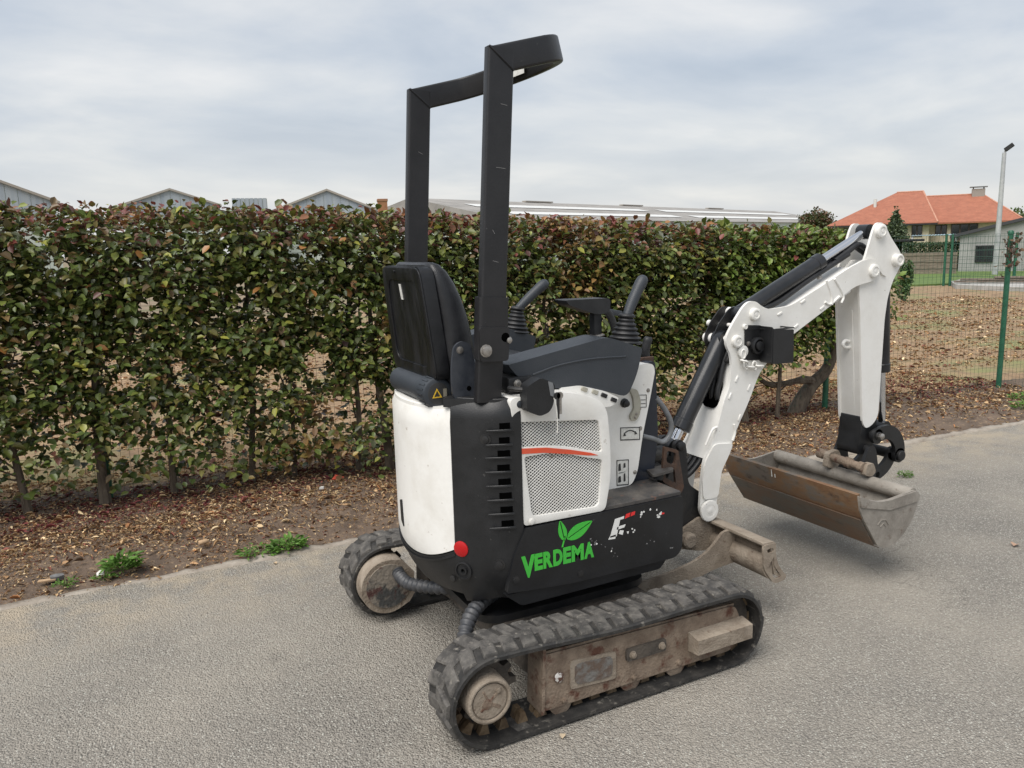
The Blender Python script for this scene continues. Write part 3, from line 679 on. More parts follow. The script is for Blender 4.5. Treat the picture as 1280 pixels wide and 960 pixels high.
low_in = lambda z: .075*max(0, (.47-z)/.16)**1.6
# inner body so that nothing shows through
bm = newbm(); prism(bm, [(min(p[0]*.93, .06), p[1]*.93) for p in OUT[40::4] if p[0] < .2], .59, .985, 'z'); obj('inner_frame', bm, DARK, EX)
bm = newbm(); prism(bm, [tuple(p*.93) for p in OUT[::4]], .385, .595, 'z'); bev(bm, .01, 2); obj('inner_frame', bm, DARK, EX)
bm = newbm(); prism(bm, [tuple(p*.86) for p in OUT[::4]], .335, .40, 'z'); bev(bm, .012, 2); obj('floor_frame', bm, DARK, EX)
# white tail cover
rp_ = body_panel(S_A+.004, S_B, lambda u: .455+.065*abs(2*u-1)**2.2, lambda u: .998-.012*abs(2*u-1)**4, lambda z: .016*max(0, (z-.965)/.033)**2+.014*max(0, (.50-z)/.05)**2, .010, .02, 30, 14)
bev(rp_, .006, 2, 60); tail = obj('tail_cover', rp_, WHITE, EX)
bm = newbm(); prism(bm, [(-.30, -.262)]+[(.484*math.cos(a), .484*math.sin(a)) for a in np.linspace(PI+.59, PI-.59, 24)]+[(-.30, .262)], .970, .9945, 'z'); bev(bm, .010, 3, 50); obj('tail_cover_top', bm, WHITE, tail)
# the slot of the cover latch
for (ya, za, w_, h_) in ((.030, .575, .026, .10),):
    px = -math.sqrt(.4945**2-ya*ya)
    bm = newbm(); prism(bm, rpoly([(ya-w_*.5, za-h_*.5), (ya-w_*.15, za+h_*.5), (ya+w_*.5, za+h_*.45), (ya+w_*.35, za-h_*.3)], .004, 2), px-.004, px+.02, 'x'); obj('latch_recess', bm, BLACK, tail)
# lower black skirt under the tail cover
rp_ = body_panel(S_A+.004, S_B, lambda u: .335, lambda u: .450+.065*abs(2*u-1)**2.2, low_in, .006, .03, 28, 8); bev(rp_, .005, 2, 60); ls = obj('tail_skirt', rp_, BLACK, EX)
rp_ = body_panel(S_A+.004, S_B, lambda u: .432+.065*abs(2*u-1)**2.2, lambda u: .440+.065*abs(2*u-1)**2.2, low_in, .011, .01, 28, 2); obj('skirt_rib', rp_, BLACK, ls)
def on_tail(y, z, out_=.0):
    s = s_of(lambda xx, yy: xx < -.2 and yy > y); p = oat(s); nrm = np.array([p[0], p[1]])/np.linalg.norm(p); q = p+nrm*out_; return Vector((q[0], q[1], z)), Vector((nrm[0], nrm[1], 0))
p, nr = on_tail(-.235, .405, -.012); bolt('skirt_bolt', p, nr, .011, ls, DARK, .008)
# black corner covers, right one with louvres
def corner(s0, s1, name, right):
    zb = (lambda u: .385-.07*u) if right else (lambda u: .315+.07*u)
    rp_ = body_panel(s0, s1, zb, lambda u: 1.03, lambda z: .03*max(0, (z-.985)/.045)**2+low_in(z)*.8, .013, .03, 22, 22); bev(rp_, .008, 3, 60); return obj(name, rp_, BLACK, EX)
corner_r = corner(S_SIDE-.004, S_A, 'corner_cover', True)
corner_l = corner(S_B+.004, s_of(lambda x, y: y > .3 and x > -.235), 'corner_cover', False)
bm = newbm(); prism(bm, rpoly([(-.44, -.24), (-.30, -.37), (-.235, -.37), (-.235, -.24)], .02, 3), 1.0, 1.028, 'z'); bev(bm, .008, 2); obj('corner_cover_top', bm, BLACK, corner_r)
def on_out(s, z, k=0):
    p = oat(s); q = oat(s+.004)-oat(s-.004); q /= np.linalg.norm(q); nrm = np.array([q[1], -q[0]]); nrm = nrm if np.dot(nrm, p) > 0 else -nrm
    a = p+nrm*k; return Vector((a[0], a[1], z)), Vector((nrm[0], nrm[1], 0)), Vector((q[0], q[1], 0))
# louvres: raised fins with dark slots between
HOLE = mat('slot_black', (.002, .002, .002), None, rough=1, spec=0)
for k in range(8):
    z = .947-k*.0465+(.004 if k > 1 else 0); s = S_SIDE+.048+.004*min(k, 3)-.006*k*.3
    c_, nrm, tg = on_out(s, z, .0135); c2, _, _ = on_out(s+.036, z, .0135); w_ = .040 if k > 1 else .034
    M = Matrix((( tg.x, nrm.x, 0, 0), (tg.y, nrm.y, 0, 0), (0, 0, 1, 0), (0, 0, 0, 1)))
    bm = newbm(); box(bm, (0, 0, 0), (w_, .003, .021)); bmesh.ops.transform(bm, matrix=Matrix.Translation(c_) @ M, verts=bm.verts); obj('vent_slot', bm, HOLE, corner_r)
    bm = newbm(); prism(bm, [(-.026, .000), (.060, .000), (.060, .003), (.0, .009), (-.026, .009)], -.017, -.009, 'z')
    bmesh.ops.transform(bm, matrix=Matrix.Translation(c_) @ M, verts=bm.verts); bev(bm, .0015, 1); obj('vent_fin', bm, BLACK, corner_r)
def disc_on(name, s, z, r, m_, parent, h=.006, k=.012, prof=None):
    c_, nrm, _ = on_out(s, z, k); bm = newbm(); lathe(bm, prof or [(r, 0), (r, h*.6), (r*.85, h)], c_, nrm, 26); return obj(name, bm, m_, parent)
disc_on('cover_bolt', S_SIDE+.105, .905, .015, DARK, corner_r, prof=[(.018, 0), (.018, .003), (.011, .003), (.011, .007), (.006, .008)])
disc_on('cover_bolt', S_SIDE+.075, .487, .016, DARK, corner_r, prof=[(.019, 0), (.019, .003), (.012, .003), (.012, .008), (.006, .009)])
disc_on('red_reflector', S_A-.022, .527, .027, REFL, corner_r)
tp = disc_on('tow_plug', S_A-.028, .452, .03, BLACK, corner_r, prof=[(.031, 0), (.031, .004), (.026, .005), (.024, -.004), (.015, -.004), (.014, .006), (.008, .006), (.007, .0)])

# ---------------- side skirts
def YS(bmf, *a): pass
sk = newbm(); prism(sk, rpoly([(-.228, .600), (.415, .600), (.422, .59), (.418, .40), (.39, .372), (-.05, .372), (-.300, .392), (-.276, .505)], [.004, .006, .006, .03, .03, .05, .006, .03], 3), -.408, -.385, 'y'); bev(sk, .005, 2)
skirt = obj('side_skirt', sk, SKIRT, EX)
bm = newbm(); prism(bm, rpoly([(-.30, .380), (.36, .366), (.33, .335), (-.24, .330)], .01, 2), -.392, -.34, 'y'); bev(bm, .005, 2); obj('skirt_underside', bm, SKIRT, skirt)
bm = newbm(); prism(bm, [(.385, .405), (.412, .405), (.417, .598), (.385, .598)], -.386, -.10, 'y'); bev(bm, .004, 1); obj('skirt_front', bm, SKIRT, skirt)
bm = newbm(); prism(bm, [(-.228, .600), (.42, .600), (.42, .38), (-.25, .38)], .385, .408, 'y'); bev(bm, .005, 2); obj('side_skirt', bm, SKIRT, EX)
bolt('skirt_bolt', (-.268, -.408, .432), (0, -1, 0), .011, skirt, DARK, .005); bolt('skirt_bolt', (-.02, -.408, .40), (0, -1, 0), .010, skirt, DARK, .004)
YT = -.4085
def fitted_text(body, x0, x1, z0, z1, bold):
    bm = text_bm(body, 1, bold); xsv = [v.co.x for v in bm.verts]; ysv = [v.co.y for v in bm.verts]
    a0, a1, b0, b1 = min(xsv), max(xsv), min(ysv), max(ysv)
    for v in bm.verts:
        v.co = Vector(((v.co.x-a0)/(a1-a0)*(x1-x0)+x0, YT-(.0012 if v.co.z > 0 else 0), (v.co.y-b0)/(b1-b0)*(z1-z0)+z0))
    return bm
VB = -.247
widths = [('V', .052), ('E', .031), ('R', .036), ('D', .036), ('E', .031), ('M', .048), ('A', .039)]; xx = VB
for i, (ch, w_) in enumerate(widths):
    z0, z1 = (.431, .508) if i == 0 else (.449, .507)
    obj('letter', fitted_text(ch, xx, xx+w_, z0, z1, .05), GREENM, skirt); xx += w_+.0022 if i else w_-.003
def leafshape(x0, z0, ang, L, w_, bend, gap=True):
    for side in (1, -1):
        pts = []; n = 10
        for k in range(n+1):
            t = k/n; pts.append((t*L, side*(.002 if gap else 0)*(1 if 0 < t < 1 else 0)+bend*math.sin(PI*t)*.0))
        for k in range(n, -1, -1):
            t = k/n; pts.append((t*L, side*w_*math.sin(PI*min(1, t**.8))**.9+side*.002))
        P = [(x0+a*math.cos(ang)-b*math.sin(ang), z0+a*math.sin(ang)+b*math.cos(ang)) for a, b in pts]
        bm = newbm(); bmesh.ops.remove_doubles(prism(bm, P, YT-.0015, YT, 'y'), verts=bm.verts, dist=1e-5); obj('leaf_emblem', bm, GREENM, skirt)
leafshape(-.072, .535, R(24), .108, .022, .01); leafshape(-.082, .532, R(103), .072, .014, .01)
bm = newbm(); prism(bm, [(-.094, .510), (-.088, .510), (-.078, .545), (-.082, .548)], YT-.0015, YT, 'y'); obj('leaf_stalk', bm, GREENM, skirt)
# peeled model-number sticker: the remaining scraps
DEC = mat('white_sticker', (.75, .75, .73), None, rough=.45)
for P in ([(.100, .505), (.128, .505), (.143, .562), (.158, .563), (.160, .572), (.122, .568)], [(.128, .528), (.160, .531), (.166, .541), (.131, .538)], [(.094, .499), (.122, .497), (.126, .512), (.101, .510)], [(.137, .512), (.153, .505), (.158, .520), (.143, .524)]):
    bm = newbm(); prism(bm, P, YT-.001, YT, 'y'); obj('sticker_scrap', bm, DEC, skirt)
for P in ([(.163, .562), (.182, .566), (.187, .580), (.168, .577)], [(.187, .566), (.204, .569), (.207, .581), (.192, .580)], [(.322, .548), (.334, .548), (.334, .553), (.322, .554)]):
    bm = newbm(); prism(bm, P, YT-.001, YT, 'y'); obj('sticker_scrap', bm, REDD, skirt)
rr_ = random.Random(4)
for (cx_, cz_, n_, sp_) in ((.245, .565, 5, .018), (.30, .560, 9, .014), (.195, .52, 4, .02), (.035, .495, 11, .022), (.11, .445, 5, .012), (.25, .44, 4, .02), (.36, .41, 3, .02)):
    for _ in range(n_):
        x = cx_+rr_.gauss(0, sp_); z = cz_+rr_.gauss(0, sp_*.8); k = rr_.uniform(.003, .008)*(1 if cz_ > .5 else .6); a = rr_.random()*6
        P = [(x+k*rr_.uniform(.4, 1.2)*math.cos(a+q), z+k*rr_.uniform(.4, 1.2)*math.sin(a+q)) for q in (0, 1.2, 2.5, 3.6, 5)]
        if min(p[1] for p in P) < .385 or max(p[1] for p in P) > .592: continue
        bm = newbm(); prism(bm, P, YT-.0008, YT, 'y'); obj('sticker_scrap', bm, DEC if cz_ > .5 or rr_.random() < .3 else mat('grey_scuff', (.17, .17, .17), None, rough=.6), skirt)

# ---------------- white engine cover with perforated grilles
outer = rpoly([(-.228, .607), (.088, .603), (.112, .72), (.110, .84), (.098, .955), (.066, .995), (-.046, 1.032), (-.15, 1.038), (-.268, 1.034)], [.012, .02, .05, .05, .05, .05, .08, .05, .02], 4)
g1 = rpoly([(-.244, .872), (-.241, .955), (.063, .925), (.078, .812), (.03, .822), (-.08, .857)], [.012, .012, .012, .012, .04, .06], 3)
g2 = rpoly([(-.222, .838), (-.10, .838), (.0, .805), (.078, .785), (.062, .622), (-.198, .634)], [.012, .05, .04, .012, .02, .02], 3)
ec = holed(outer, [g1[::-1], g2[::-1]], -.400, -.375, 'y'); bev(ec, .004, 2, 60); cover = obj('engine_cover', ec, WHITE, EX, smooth=50)
bm = newbm(); prism(bm, rpoly([(-.235, .60), (.095, .60), (.105, .84), (.09, .95), (.06, .985), (-.046, 1.022), (-.26, 1.026)], .04, 4), -.345, -.20, 'y'); bev(bm, .01, 2); obj('cover_inner', bm, mat('radiator_black', (.010, .010, .011), None, rough=.7), cover)
# cover side return towards the front
bm = newbm(); prism(bm, rpoly([(.075, .604), (.088, .604), (.112, .72), (.110, .84), (.098, .955), (.066, .993), (-.046, 1.031), (-.26, 1.034), (-.26, 1.020), (-.046, 1.017), (.05, .982), (.085, .945), (.096, .84), (.098, .72)], .02, 3), -.377, -.22, 'y'); obj('cover_rim', bm, WHITE, cover, smooth=50)
def clip_line(poly, p, d):
    """segments of the line p+t*d inside polygon"""
    ts = []
    for i in range(len(poly)):
        a = poly[i]; b = poly[(i+1) % len(poly)]; ex_, ez_ = b[0]-a[0], b[1]-a[1]; den = d[0]*ez_-d[1]*ex_
        if abs(den) < 1e-12: continue
        t = ((a[0]-p[0])*ez_-(a[1]-p[1])*ex_)/den; u = ((a[0]-p[0])*d[1]-(a[1]-p[1])*d[0])/den
        if 0 <= u < 1: ts.append(t)
    ts.sort(); return list(zip(ts[::2], ts[1::2]))
for gp in (g1, g2):
    bm = newbm(); ctr = (sum(p[0] for p in gp)/len(gp), sum(p[1] for p in gp)/len(gp))
    for ang in (R(36), R(-36)):
        d_ = (math.cos(ang), math.sin(ang)); nrm = (-d_[1], d_[0])
        for k in range(-45, 46):
            p = (ctr[0]+nrm[0]*k*.0086, ctr[1]+nrm[1]*k*.0086)
            for t0, t1 in clip_line(gp, p, d_):
                if t1-t0 < .004: continue
                w_ = .00105; q = [(p[0]+d_[0]*t+nrm[0]*w_*s_, p[1]+d_[1]*t+nrm[1]*w_*s_) for t, s_ in ((t0, -1), (t1, -1), (t1, 1), (t0, 1))]
                prism(bm, q, -.3925 if ang > 0 else -.3915, -.3885 if ang > 0 else -.3895, 'y')
    obj('grille_mesh', bm, WHITE, cover)
bm = newbm(); prism(bm, [(-.245, .851), (-.244, .869), (-.14, .858), (-.05, .838), (.03, .816), (.06, .803), (.02, .808), (-.06, .825), (-.15, .842)], -.4015, -.3995, 'y'); obj('red_stripe', bm, REDM, cover)
for (x, z) in ((-.232, 1.012), (-.20, .618)): bolt('cover_screw', (x, -.400, z), (0, -1, 0), .009, cover, GREY if z > 1 else WHITE, .005)

# ---------------- foot plate, front column, dark front guard
bm = newbm(); prism(bm, rpoly([(.085, -.395), (.424, -.395), (.424, .395), (.085, .395)], .012, 2), .601, .612, 'z'); bev(bm, .003, 1); fplate = obj('floor_plate', bm, mat('worn_floor_plate', (.055, .052, .050), (.13, .115, .10), 11, .55, lo=.42, hi=.66, spot=(.19, .10, .07), spot_scale=24, spot_lo=.62, spot_hi=.70, bump=.2, bscale=120), EX)
colp = rpoly([(.10, .612), (.318, .612), (.345, .66), (.366, .79), (.402, .935), (.424, 1.035), (.415, 1.062), (.36, 1.068), (.19, 1.00), (.10, .95)], [.004, .02, .03, .05, .03, .02, .02, .03, .03, .02], 4)
bm = newbm(); prism(bm, colp, -.235, -.04, 'y'); bev(bm, .012, 3, 50); col = obj('front_column', bm, WHITE, EX)
def lab(name, x0, x1, z0, z1, y, parent, m_=LABEL, r_=.004, slope=-.1):
    bm = newbm(); prism(bm, rpoly([(x0, z0), (x1, z0+slope*(x1-x0)), (x1, z1+slope*(x1-x0)), (x0, z1)], r_, 2), y-.0012, y, 'y'); return obj(name, bm, m_, parent)
YC = -.2352
l1 = lab('warning_label', .270, .350, .795, .835, YC, col)
bm = newbm(); tube(bm, [(.282+.056*t, YC-.002, .815+.012*math.sin(PI*t)-.006*t) for t in np.linspace(0, 1, 9)], .0022, 5)
for x in (.284, .334): prism(bm, [(x-.006, .806), (x+.007, .806), (x, .818)], YC-.0025, YC-.001, 'y')
obj('pictogram', bm, INK, l1)
l2 = lab('warning_label', .252, .300, .625, .715, YC, col)
for (x, z, w_, h_) in ((.262, .690, .012, .030), (.284, .694, .010, .020), (.262, .644, .014, .026), (.284, .648, .009, .034), (.273, .668, .034, .003)):
    bm = newbm(); prism(bm, rpoly([(x-w_/2, z-h_/2), (x+w_/2, z-h_/2+.002), (x+w_/2*.6, z+h_/2), (x-w_/2*.8, z+h_/2*.8)], .003, 2), YC-.0022, YC-.001, 'y'); obj('pictogram', bm, INK, l2)
for lx in (l1, l2):
    pass
bm = newbm(); holder = holed([(.266, .791), (.354, .782), (.354, .831), (.266, .840)], [[(.2685, .794), (.3515, .785), (.3515, .8285), (.2685, .837)][::-1]], YC-.002, YC-.0005); obj('label_border', holder, INK, l1)
holder = holed([(.249, .621), (.303, .616), (.303, .714), (.249, .719)], [[(.2515, .624), (.3005, .619), (.3005, .7115), (.2515, .7165)][::-1]], YC-.002, YC-.0005); obj('label_border', holder, INK, l2)
holder = holed([(.348, .905), (.384, .902), (.384, .950), (.348, .953)], [[(.350, .907), (.382, .904), (.382, .948), (.350, .951)][::-1]], YC-.002, YC-.0005); obj('lever_label', holder, INK, col)
bm = newbm()
for z in (.918, .932): prism(bm, [(.353, z), (.379, z-.002), (.379, z), (.353, z+.002)], YC-.002, YC-.0005, 'y')
obj('lever_label_text', bm, INK, col)
bm = newbm(); lathe(bm, [(.017, 0), (.017, .006), (.012, .008), (.012, .02), (.009, .022)], (.283, -.236, .930), (0, -1, 0), 18); obj('power_socket', bm, BLACK, col)
bm = newbm(); prism(bm, rpoly([(.300, .985), (.336, .975), (.352, .93), (.347, .88), (.330, .858), (.308, .862), (.303, .88), (.322, .905), (.318, .945)], .012, 4), -.246, -.2345, 'y'); bev(bm, .004, 2); lp = obj('lever_plate', bm, IVORY, col)
for (x, z) in ((.331, .884), (.325, .872)): bolt('plate_screw', (x, -.246, z), (0, -1, 0), .004, lp, STEEL, .003)
for (x, z) in ((.352, .90), (.357, .825), (.332, .66), (.392, .965)): bolt('column_screw', (x, -.235, z), (0, -1, 0), .006, col, STEEL, .004)
bm = newbm(); prism(bm, rpoly([(.335, .612), (.44, .612), (.462, .78), (.452, 1.0), (.446, 1.07), (.40, 1.06), (.41, 1.0), (.365, .79)], .02, 3), -.205, -.05, 'y'); bev(bm, .006, 2); obj('front_guard', bm, mat('blue_black_paint', (.012, .016, .026), (.020, .024, .034), 12, .35), EX)
# switch panel under the console
bm = newbm(); prism(bm, rpoly([(-.05, .95), (.16, .95), (.19, .975), (.13, 1.006), (.03, 1.036), (-.05, 1.036)], .01, 2), -.34, -.24, 'y'); bev(bm, .004, 1); swp = obj('switch_panel', bm, WHITE, EX)
for (x, z) in ((.165, .972), (.125, .992), (.088, 1.008), (.045, 1.022)):
    bm = newbm(); box(bm, (x, -.342, z), (.026, .006, .014), (0, R(24), 0)); bev(bm, .002, 1); obj('rocker_switch', bm, BLACK if x > .1 else IVORY, swp)

# ---------------- roll bar (two posts and a raised front loop)
def rect_tube(bm, pts, wd, ht, upv):
    """rect section: ht along the given up vector (per point), wd across"""
    rings = []
    pts = [Vector(p) for p in pts]
    for i, p in enumerate(pts):
        t = (pts[min(i+1, len(pts)-1)]-pts[max(i-1, 0)]).normalized(); u = (upv-t*upv.dot(t)).normalized(); v = t.cross(u)
        sec = rpoly([(-wd/2, -ht/2), (wd/2, -ht/2), (wd/2, ht/2), (-wd/2, ht/2)], min(wd, ht)*.22, 3)
        rings.append([bm.verts.new(p+v*a+u*b) for a, b in sec])
    n = len(rings[0])
    for a, b in zip(rings, rings[1:]):
        for k in range(n): bm.faces.new((a[k], a[(k+1) % n], b[(k+1) % n], b[k]))
    bm.faces.new(rings[0][::-1]); bm.faces.new(rings[-1]); return bm
rops = None
bm = newbm(); zc = lambda x: 2.058+(x+.24)*.26
lpth = [(-.265, -.34, zc(-.265)), (-.20, -.34, zc(-.20)), (-.15, -.34, zc(-.15))]+[(-.1+.158*math.sin(t), -.34*math.cos(t), zc(-.1+.158*math.sin(t))) for t in np.linspace(.12, PI-.12, 26)]+[(-.15, .34, zc(-.15)), (-.20, .34, zc(-.20)), (-.265, .34, zc(-.265))]
rect_tube(bm, lpth, .034, .080, Vector((-.27, 0, 1))); rops = obj('roll_bar', bm, ROPSM, EX)
for y in (-.34, .34):
    bm = newbm(); rect_tube(bm, [(-.300, y, 1.20), (-.2435, y, 2.045), (-.2405, y, 2.088)], .036, .086, Vector((1, 0, 0))); obj('post', bm, ROPSM, rops)
    bm = newbm(); rect_tube(bm, [(-.315, y*.985, 1.02), (-.301, y, 1.225)], .036, .086, Vector((1, 0, 0))); obj('lower_post', bm, ROPSM, rops)
    bm = newbm(); rect_tube(bm, [(-.303, y, 1.155), (-.291, y, 1.35)], .052, .100, Vector((1, 0, 0))); bev(bm, .004, 1, 60); hb = obj('hinge_sleeve', bm, ROPSM, rops)
    bm = newbm(); prism(bm, rpoly([(-.352, 1.155), (-.255, 1.150), (-.248, 1.255), (-.352, 1.262)], .012, 3), y-.034, y-.024, 'y'); bev(bm, .003, 1); obj('hinge_plate', bm, ROPSM, rops)
    bolt('hinge_bolt', (-.333, y-.034, 1.188), (0, -1, 0), .015, rops, STEEL, .012)
    bolt('pin_hole', (-.264, y-.033, 1.225), (0, -1, 0), .011, rops, HOLE, .004)
    bolt('pin_nut', (-.252, y-.030, 1.215), (0, -1, 0), .009, rops, STEEL, .010)
    # weld at the mitre
    bm = newbm(); tube(bm, [(-.283, y-.018, 2.090), (-.24, y-.0185, 2.055), (-.202, y-.018, 2.025)], .0035, 6); obj('mitre_weld', bm, ROPSM, rops)
bm = newbm(); prism(bm, [(-.10, .30), (.02, .30), (.02, .301), (-.10, .301)], 0, .001, 'z')
bm.free()
t_ = np.array([.9, 1.25]); 
bm = newbm(); q0 = Vector((-.1+.158*math.sin(1.62), -.34*math.cos(1.62), 0)); q1 = Vector((-.1+.158*math.sin(1.98), -.34*math.cos(1.98), 0)); nv = Vector((-(q1-q0).y, (q1-q0).x, 0)).normalized(); nv = nv if nv.dot(-q0) > 0 else -nv
vsx = []
for q in (q0, q1):
    for dz in (-.028, .022): vsx.append(bm.verts.new(q+nv*.0235+Vector((0, 0, zc(q.x)+dz))))
bm.faces.new((vsx[0], vsx[1], vsx[3], vsx[2])); r_ = bmesh.ops.extrude_face_region(bm, geom=bm.faces[:]); bmesh.ops.translate(bm, verts=[v for v in r_['geom'] if isinstance(v, bmesh.types.BMVert)], vec=nv*.0015); obj('capacity_label', bm, LABEL, rops)

SCR = mat('bare_scratch', (.20, .195, .19), None, rough=.6)
for (y, dx, z, L_, a) in ((-.34, .008, 1.74, .032, 6), (-.34, .012, 1.925, .022, 10), (-.34, -.01, 1.55, .014, 60), (-.34, 0, 1.46, .02, 15), (.34, .005, 1.86, .02, 25)):
    bm = newbm(); box(bm, (-.300+(z-1.2)*.0668+dx, y-.0182, z), (L_, .0004, .0013), (0, R(a), 0)); obj('scratch', bm, SCR, rops)
# ---------------- seat
def loft(levels, n=28, p=3.2):
    """levels: (z, cx, cy, half_x, half_y); superellipse sections"""
    bm = newbm(); rings = []
    for (z, cx_, cy_, hx, hy) in levels:
        rg = []
        for k in range(n):
            a = 2*PI*k/n; c_, s_ = math.cos(a), math.sin(a); rg.append(bm.verts.new((cx_+hx*math.copysign(abs(c_)**(2/p), c_), cy_+hy*math.copysign(abs(s_)**(2/p), s_), z)))
        rings.append(rg)
    for a, b in zip(rings, rings[1:]):
        for k in range(n): bm.faces.new((a[k], a[(k+1) % n], b[(k+1) % n], b[k]))
    bm.faces.new(rings[0][::-1]); bm.faces.new(rings[-1]); return bm
SEAT = obj('seat', loft([(1.02, -.20, 0, .19, .22), (1.04, -.20, 0, .21, .235), (1.09, -.20, 0, .215, .24), (1.115, -.20, 0, .20, .225), (1.12, -.2, 0, .17, .2)], 32, 3.5), VINYL, EX)
bk = [(1.075, -.340, 0, .048, .20), (1.10, -.342, 0, .060, .222), (1.16, -.345, 0, .066, .226), (1.22, -.350, 0, .066, .222), (1.28, -.358, 0, .063, .216), (1.34, -.370, 0, .057, .208), (1.39, -.384, 0, .049, .200), (1.43, -.398, 0, .038, .188), (1.452, -.408, 0, .026, .172), (1.46, -.414, 0, .012, .150)]
obj('backrest_cushion', loft(bk, 40, 3.6), VINYL, SEAT)
# hard back shell, slightly sloping, with a pressed inner field
def shell_pts(sc_, zc_=1.262): 
    base = [(-.212, 1.072), (.212, 1.072), (.203, 1.25), (.188, 1.448), (-.188, 1.448), (-.203, 1.25)]
    return rpoly([(y*sc_, zc_+(z-zc_)*sc_) for y, z in base], [.05, .05, .1, .04, .04, .1], 5)
shear = Matrix(((1, 0, -.105, .105*1.07), (0, 1, 0, 0), (0, 0, 1, 0), (0, 0, 0, 1)))
bm = newbm(); prism(bm, shell_pts(1.0), -.428, -.385, 'x'); bev(bm, .012, 3, 40); bmesh.ops.transform(bm, matrix=shear, verts=bm.verts); sh = obj('back_shell', bm, SEATM, SEAT)
rim = holed(shell_pts(.985), [shell_pts(.76, 1.255)[::-1]], -.434, -.426, 'x'); bev(rim, .003, 2, 50); bmesh.ops.transform(rim, matrix=shear, verts=rim.verts); obj('shell_rim', rim, SEATM, SEAT)
bm = newbm(); prism(bm, [(.012, 1.335), (.030, 1.335), (.036, 1.388), (.018, 1.388)], -.4305, -.4285, 'x'); bmesh.ops.transform(bm, matrix=shear, verts=bm.verts); obj('seat_label', bm, LABEL, SEAT)
bm = newbm(); lathe(bm, [(.006, 0), (.006, .004), (.003, .005)], (-.470, .05, 1.43), (-1, 0, 0), 10); obj('shell_rivet', bm, SEATM, SEAT)
for y in (-.255, .255):
    bm = newbm(); prism(bm, rpoly([(-.402, 1.02), (-.318, 1.02), (-.316, 1.12), (-.335, 1.20), (-.365, 1.212), (-.392, 1.195), (-.404, 1.12)], [.03, .03, .03, .03, .03, .03, .03], 4), y-.006, y+.006, 'y'); bev(bm, .003, 1); br = obj('recliner_bracket', bm, mat('bracket_blue_black', (.02, .024, .034), (.05, .055, .065), 9, .35), SEAT)
    bolt('bracket_bolt', (-.372, y-.006, 1.182), (0, -1, 0), .009, SEAT, STEEL, .006); bolt('bracket_bolt', (-.345, y-.006, 1.055), (0, -1, 0), .006, SEAT, HOLE, .003)
bm = newbm(); box(bm, (-.20, 0, 1.0), (.42, .48, .05)); bev(bm, .01, 2); obj('seat_base', bm, DARK, SEAT)
# document tube behind the seat
bm = newbm(); lathe(bm, [(.030, 0), (.044, .004), (.046, .02), (.046, .27), (.049, .272), (.049, .30), (.045, .302)], (-.425, .175, 1.036), (0, -1, 0), 30); dt = obj('document_tube', bm, GREY, EX)
bm = newbm()
lathe(bm, [(.047, 0), (.051, .003), (.052, .055), (.049, .064), (.042, .067)], (-.425, -.125, 1.036), (0, -1, 0), 30)
for k in range(20): a = 2*PI*k/20; box(bm, (-.425+.051*math.cos(a), -.155, 1.036+.051*math.sin(a)), (.006, .05, .006), (0, -a, 0))
cap = obj('tube_cap', bm, GREY, dt)
bm = newbm(); lathe(bm, [(.036, 0), (.036, .0015), (.034, .002)], (-.425, -.1918, 1.036), (0, -1, 0), 28); cl = obj('cap_label', bm, INK, dt)
bm = newbm(); t3 = holed([(-.447, 1.022), (-.413, 1.022), (-.430, 1.053)], [[(-.441, 1.0255), (-.419, 1.0255), (-.430, 1.046)][::-1]], -.1955, -.1938); obj('cap_warning_triangle', t3, YELL, dt)
bm = newbm(); prism(bm, [(-.408, 1.020), (-.396, 1.020), (-.396, 1.050), (-.408, 1.050)], -.195, -.1938, 'y'); obj('cap_pictogram', bm, mat('label_dull', (.25, .23, .18), None), dt)

# ---------------- arm consoles, joysticks, arm rest
con = rpoly([(-.239, 1.13), (.144, 1.192), (.292, 1.142), (.270, 1.052), (.226, .973), (.149, 1.001), (.045, 1.027), (-.077, 1.035), (-.158, 1.081), (-.205, 1.090)], [.012, .03, .012, .04, .03, .08, .08, .06, .03, .01], 4)
bm = newbm(); prism(bm, con, -.335, -.205, 'y'); bev(bm, .009, 3, 40); c1_ = obj('arm_console', bm, GREY, EX)
bm = newbm(); tube(bm, cat([(-.15, -.3355, 1.090), (-.05, -.336, 1.112), (.08, -.336, 1.122), (.22, -.3355, 1.118)], 6), .0035, 6); obj('console_crease', bm, GREY, c1_)
bm = newbm(); prism(bm, [(a-.115, b) for a, b in con], .225, .335, 'y'); bev(bm, .009, 3, 40); c2_ = obj('arm_console', bm, GREY, EX)
def joystick(p, tip, base_r, lean, parent_name='joystick'):
    p = Vector(p); tip = Vector(tip); ax = (tip-p).normalized(); h = .115
    up = (Vector((0, 0, 1))*.75+ax*.25).normalized()
    prof = []
    for k in range(6):
        r0 = base_r*(1-.105*k); z0 = .003+k*.0155; prof += [(r0*.9, z0), (r0*1.02, z0+.005), (r0*1.0, z0+.009), (r0*.80, z0+.013)]
    prof += [(base_r*.50, .098), (base_r*.50, .104), (base_r*.36, .110)]
    bm = newbm(); lathe(bm, prof, p, up, 22); js = obj('joystick', bm, RUBG, EX, smooth=60)
    a = p+up*.098; d_ = tip-a; side = Vector((1, 0, 0))
    pts = cat([a, a+d_*.35+Vector((-.004, 0, 0)), a+d_*.7+Vector((-.003, 0, .002)), tip], 6); n = len(pts)
    rad = [.016+.004*math.sin(PI*min(1, i/n*1.2))+(.005 if i > n*.55 else 0)*min(1, (i-n*.55)/(n*.2)) for i in range(n)]; rad[-1] = .012; rad[-2] = .019
    bm = newbm(); tube(bm, pts, rad, 16); bev(bm, .004, 2, 60); obj('grip', bm, GREY, js, smooth=70)
    return js
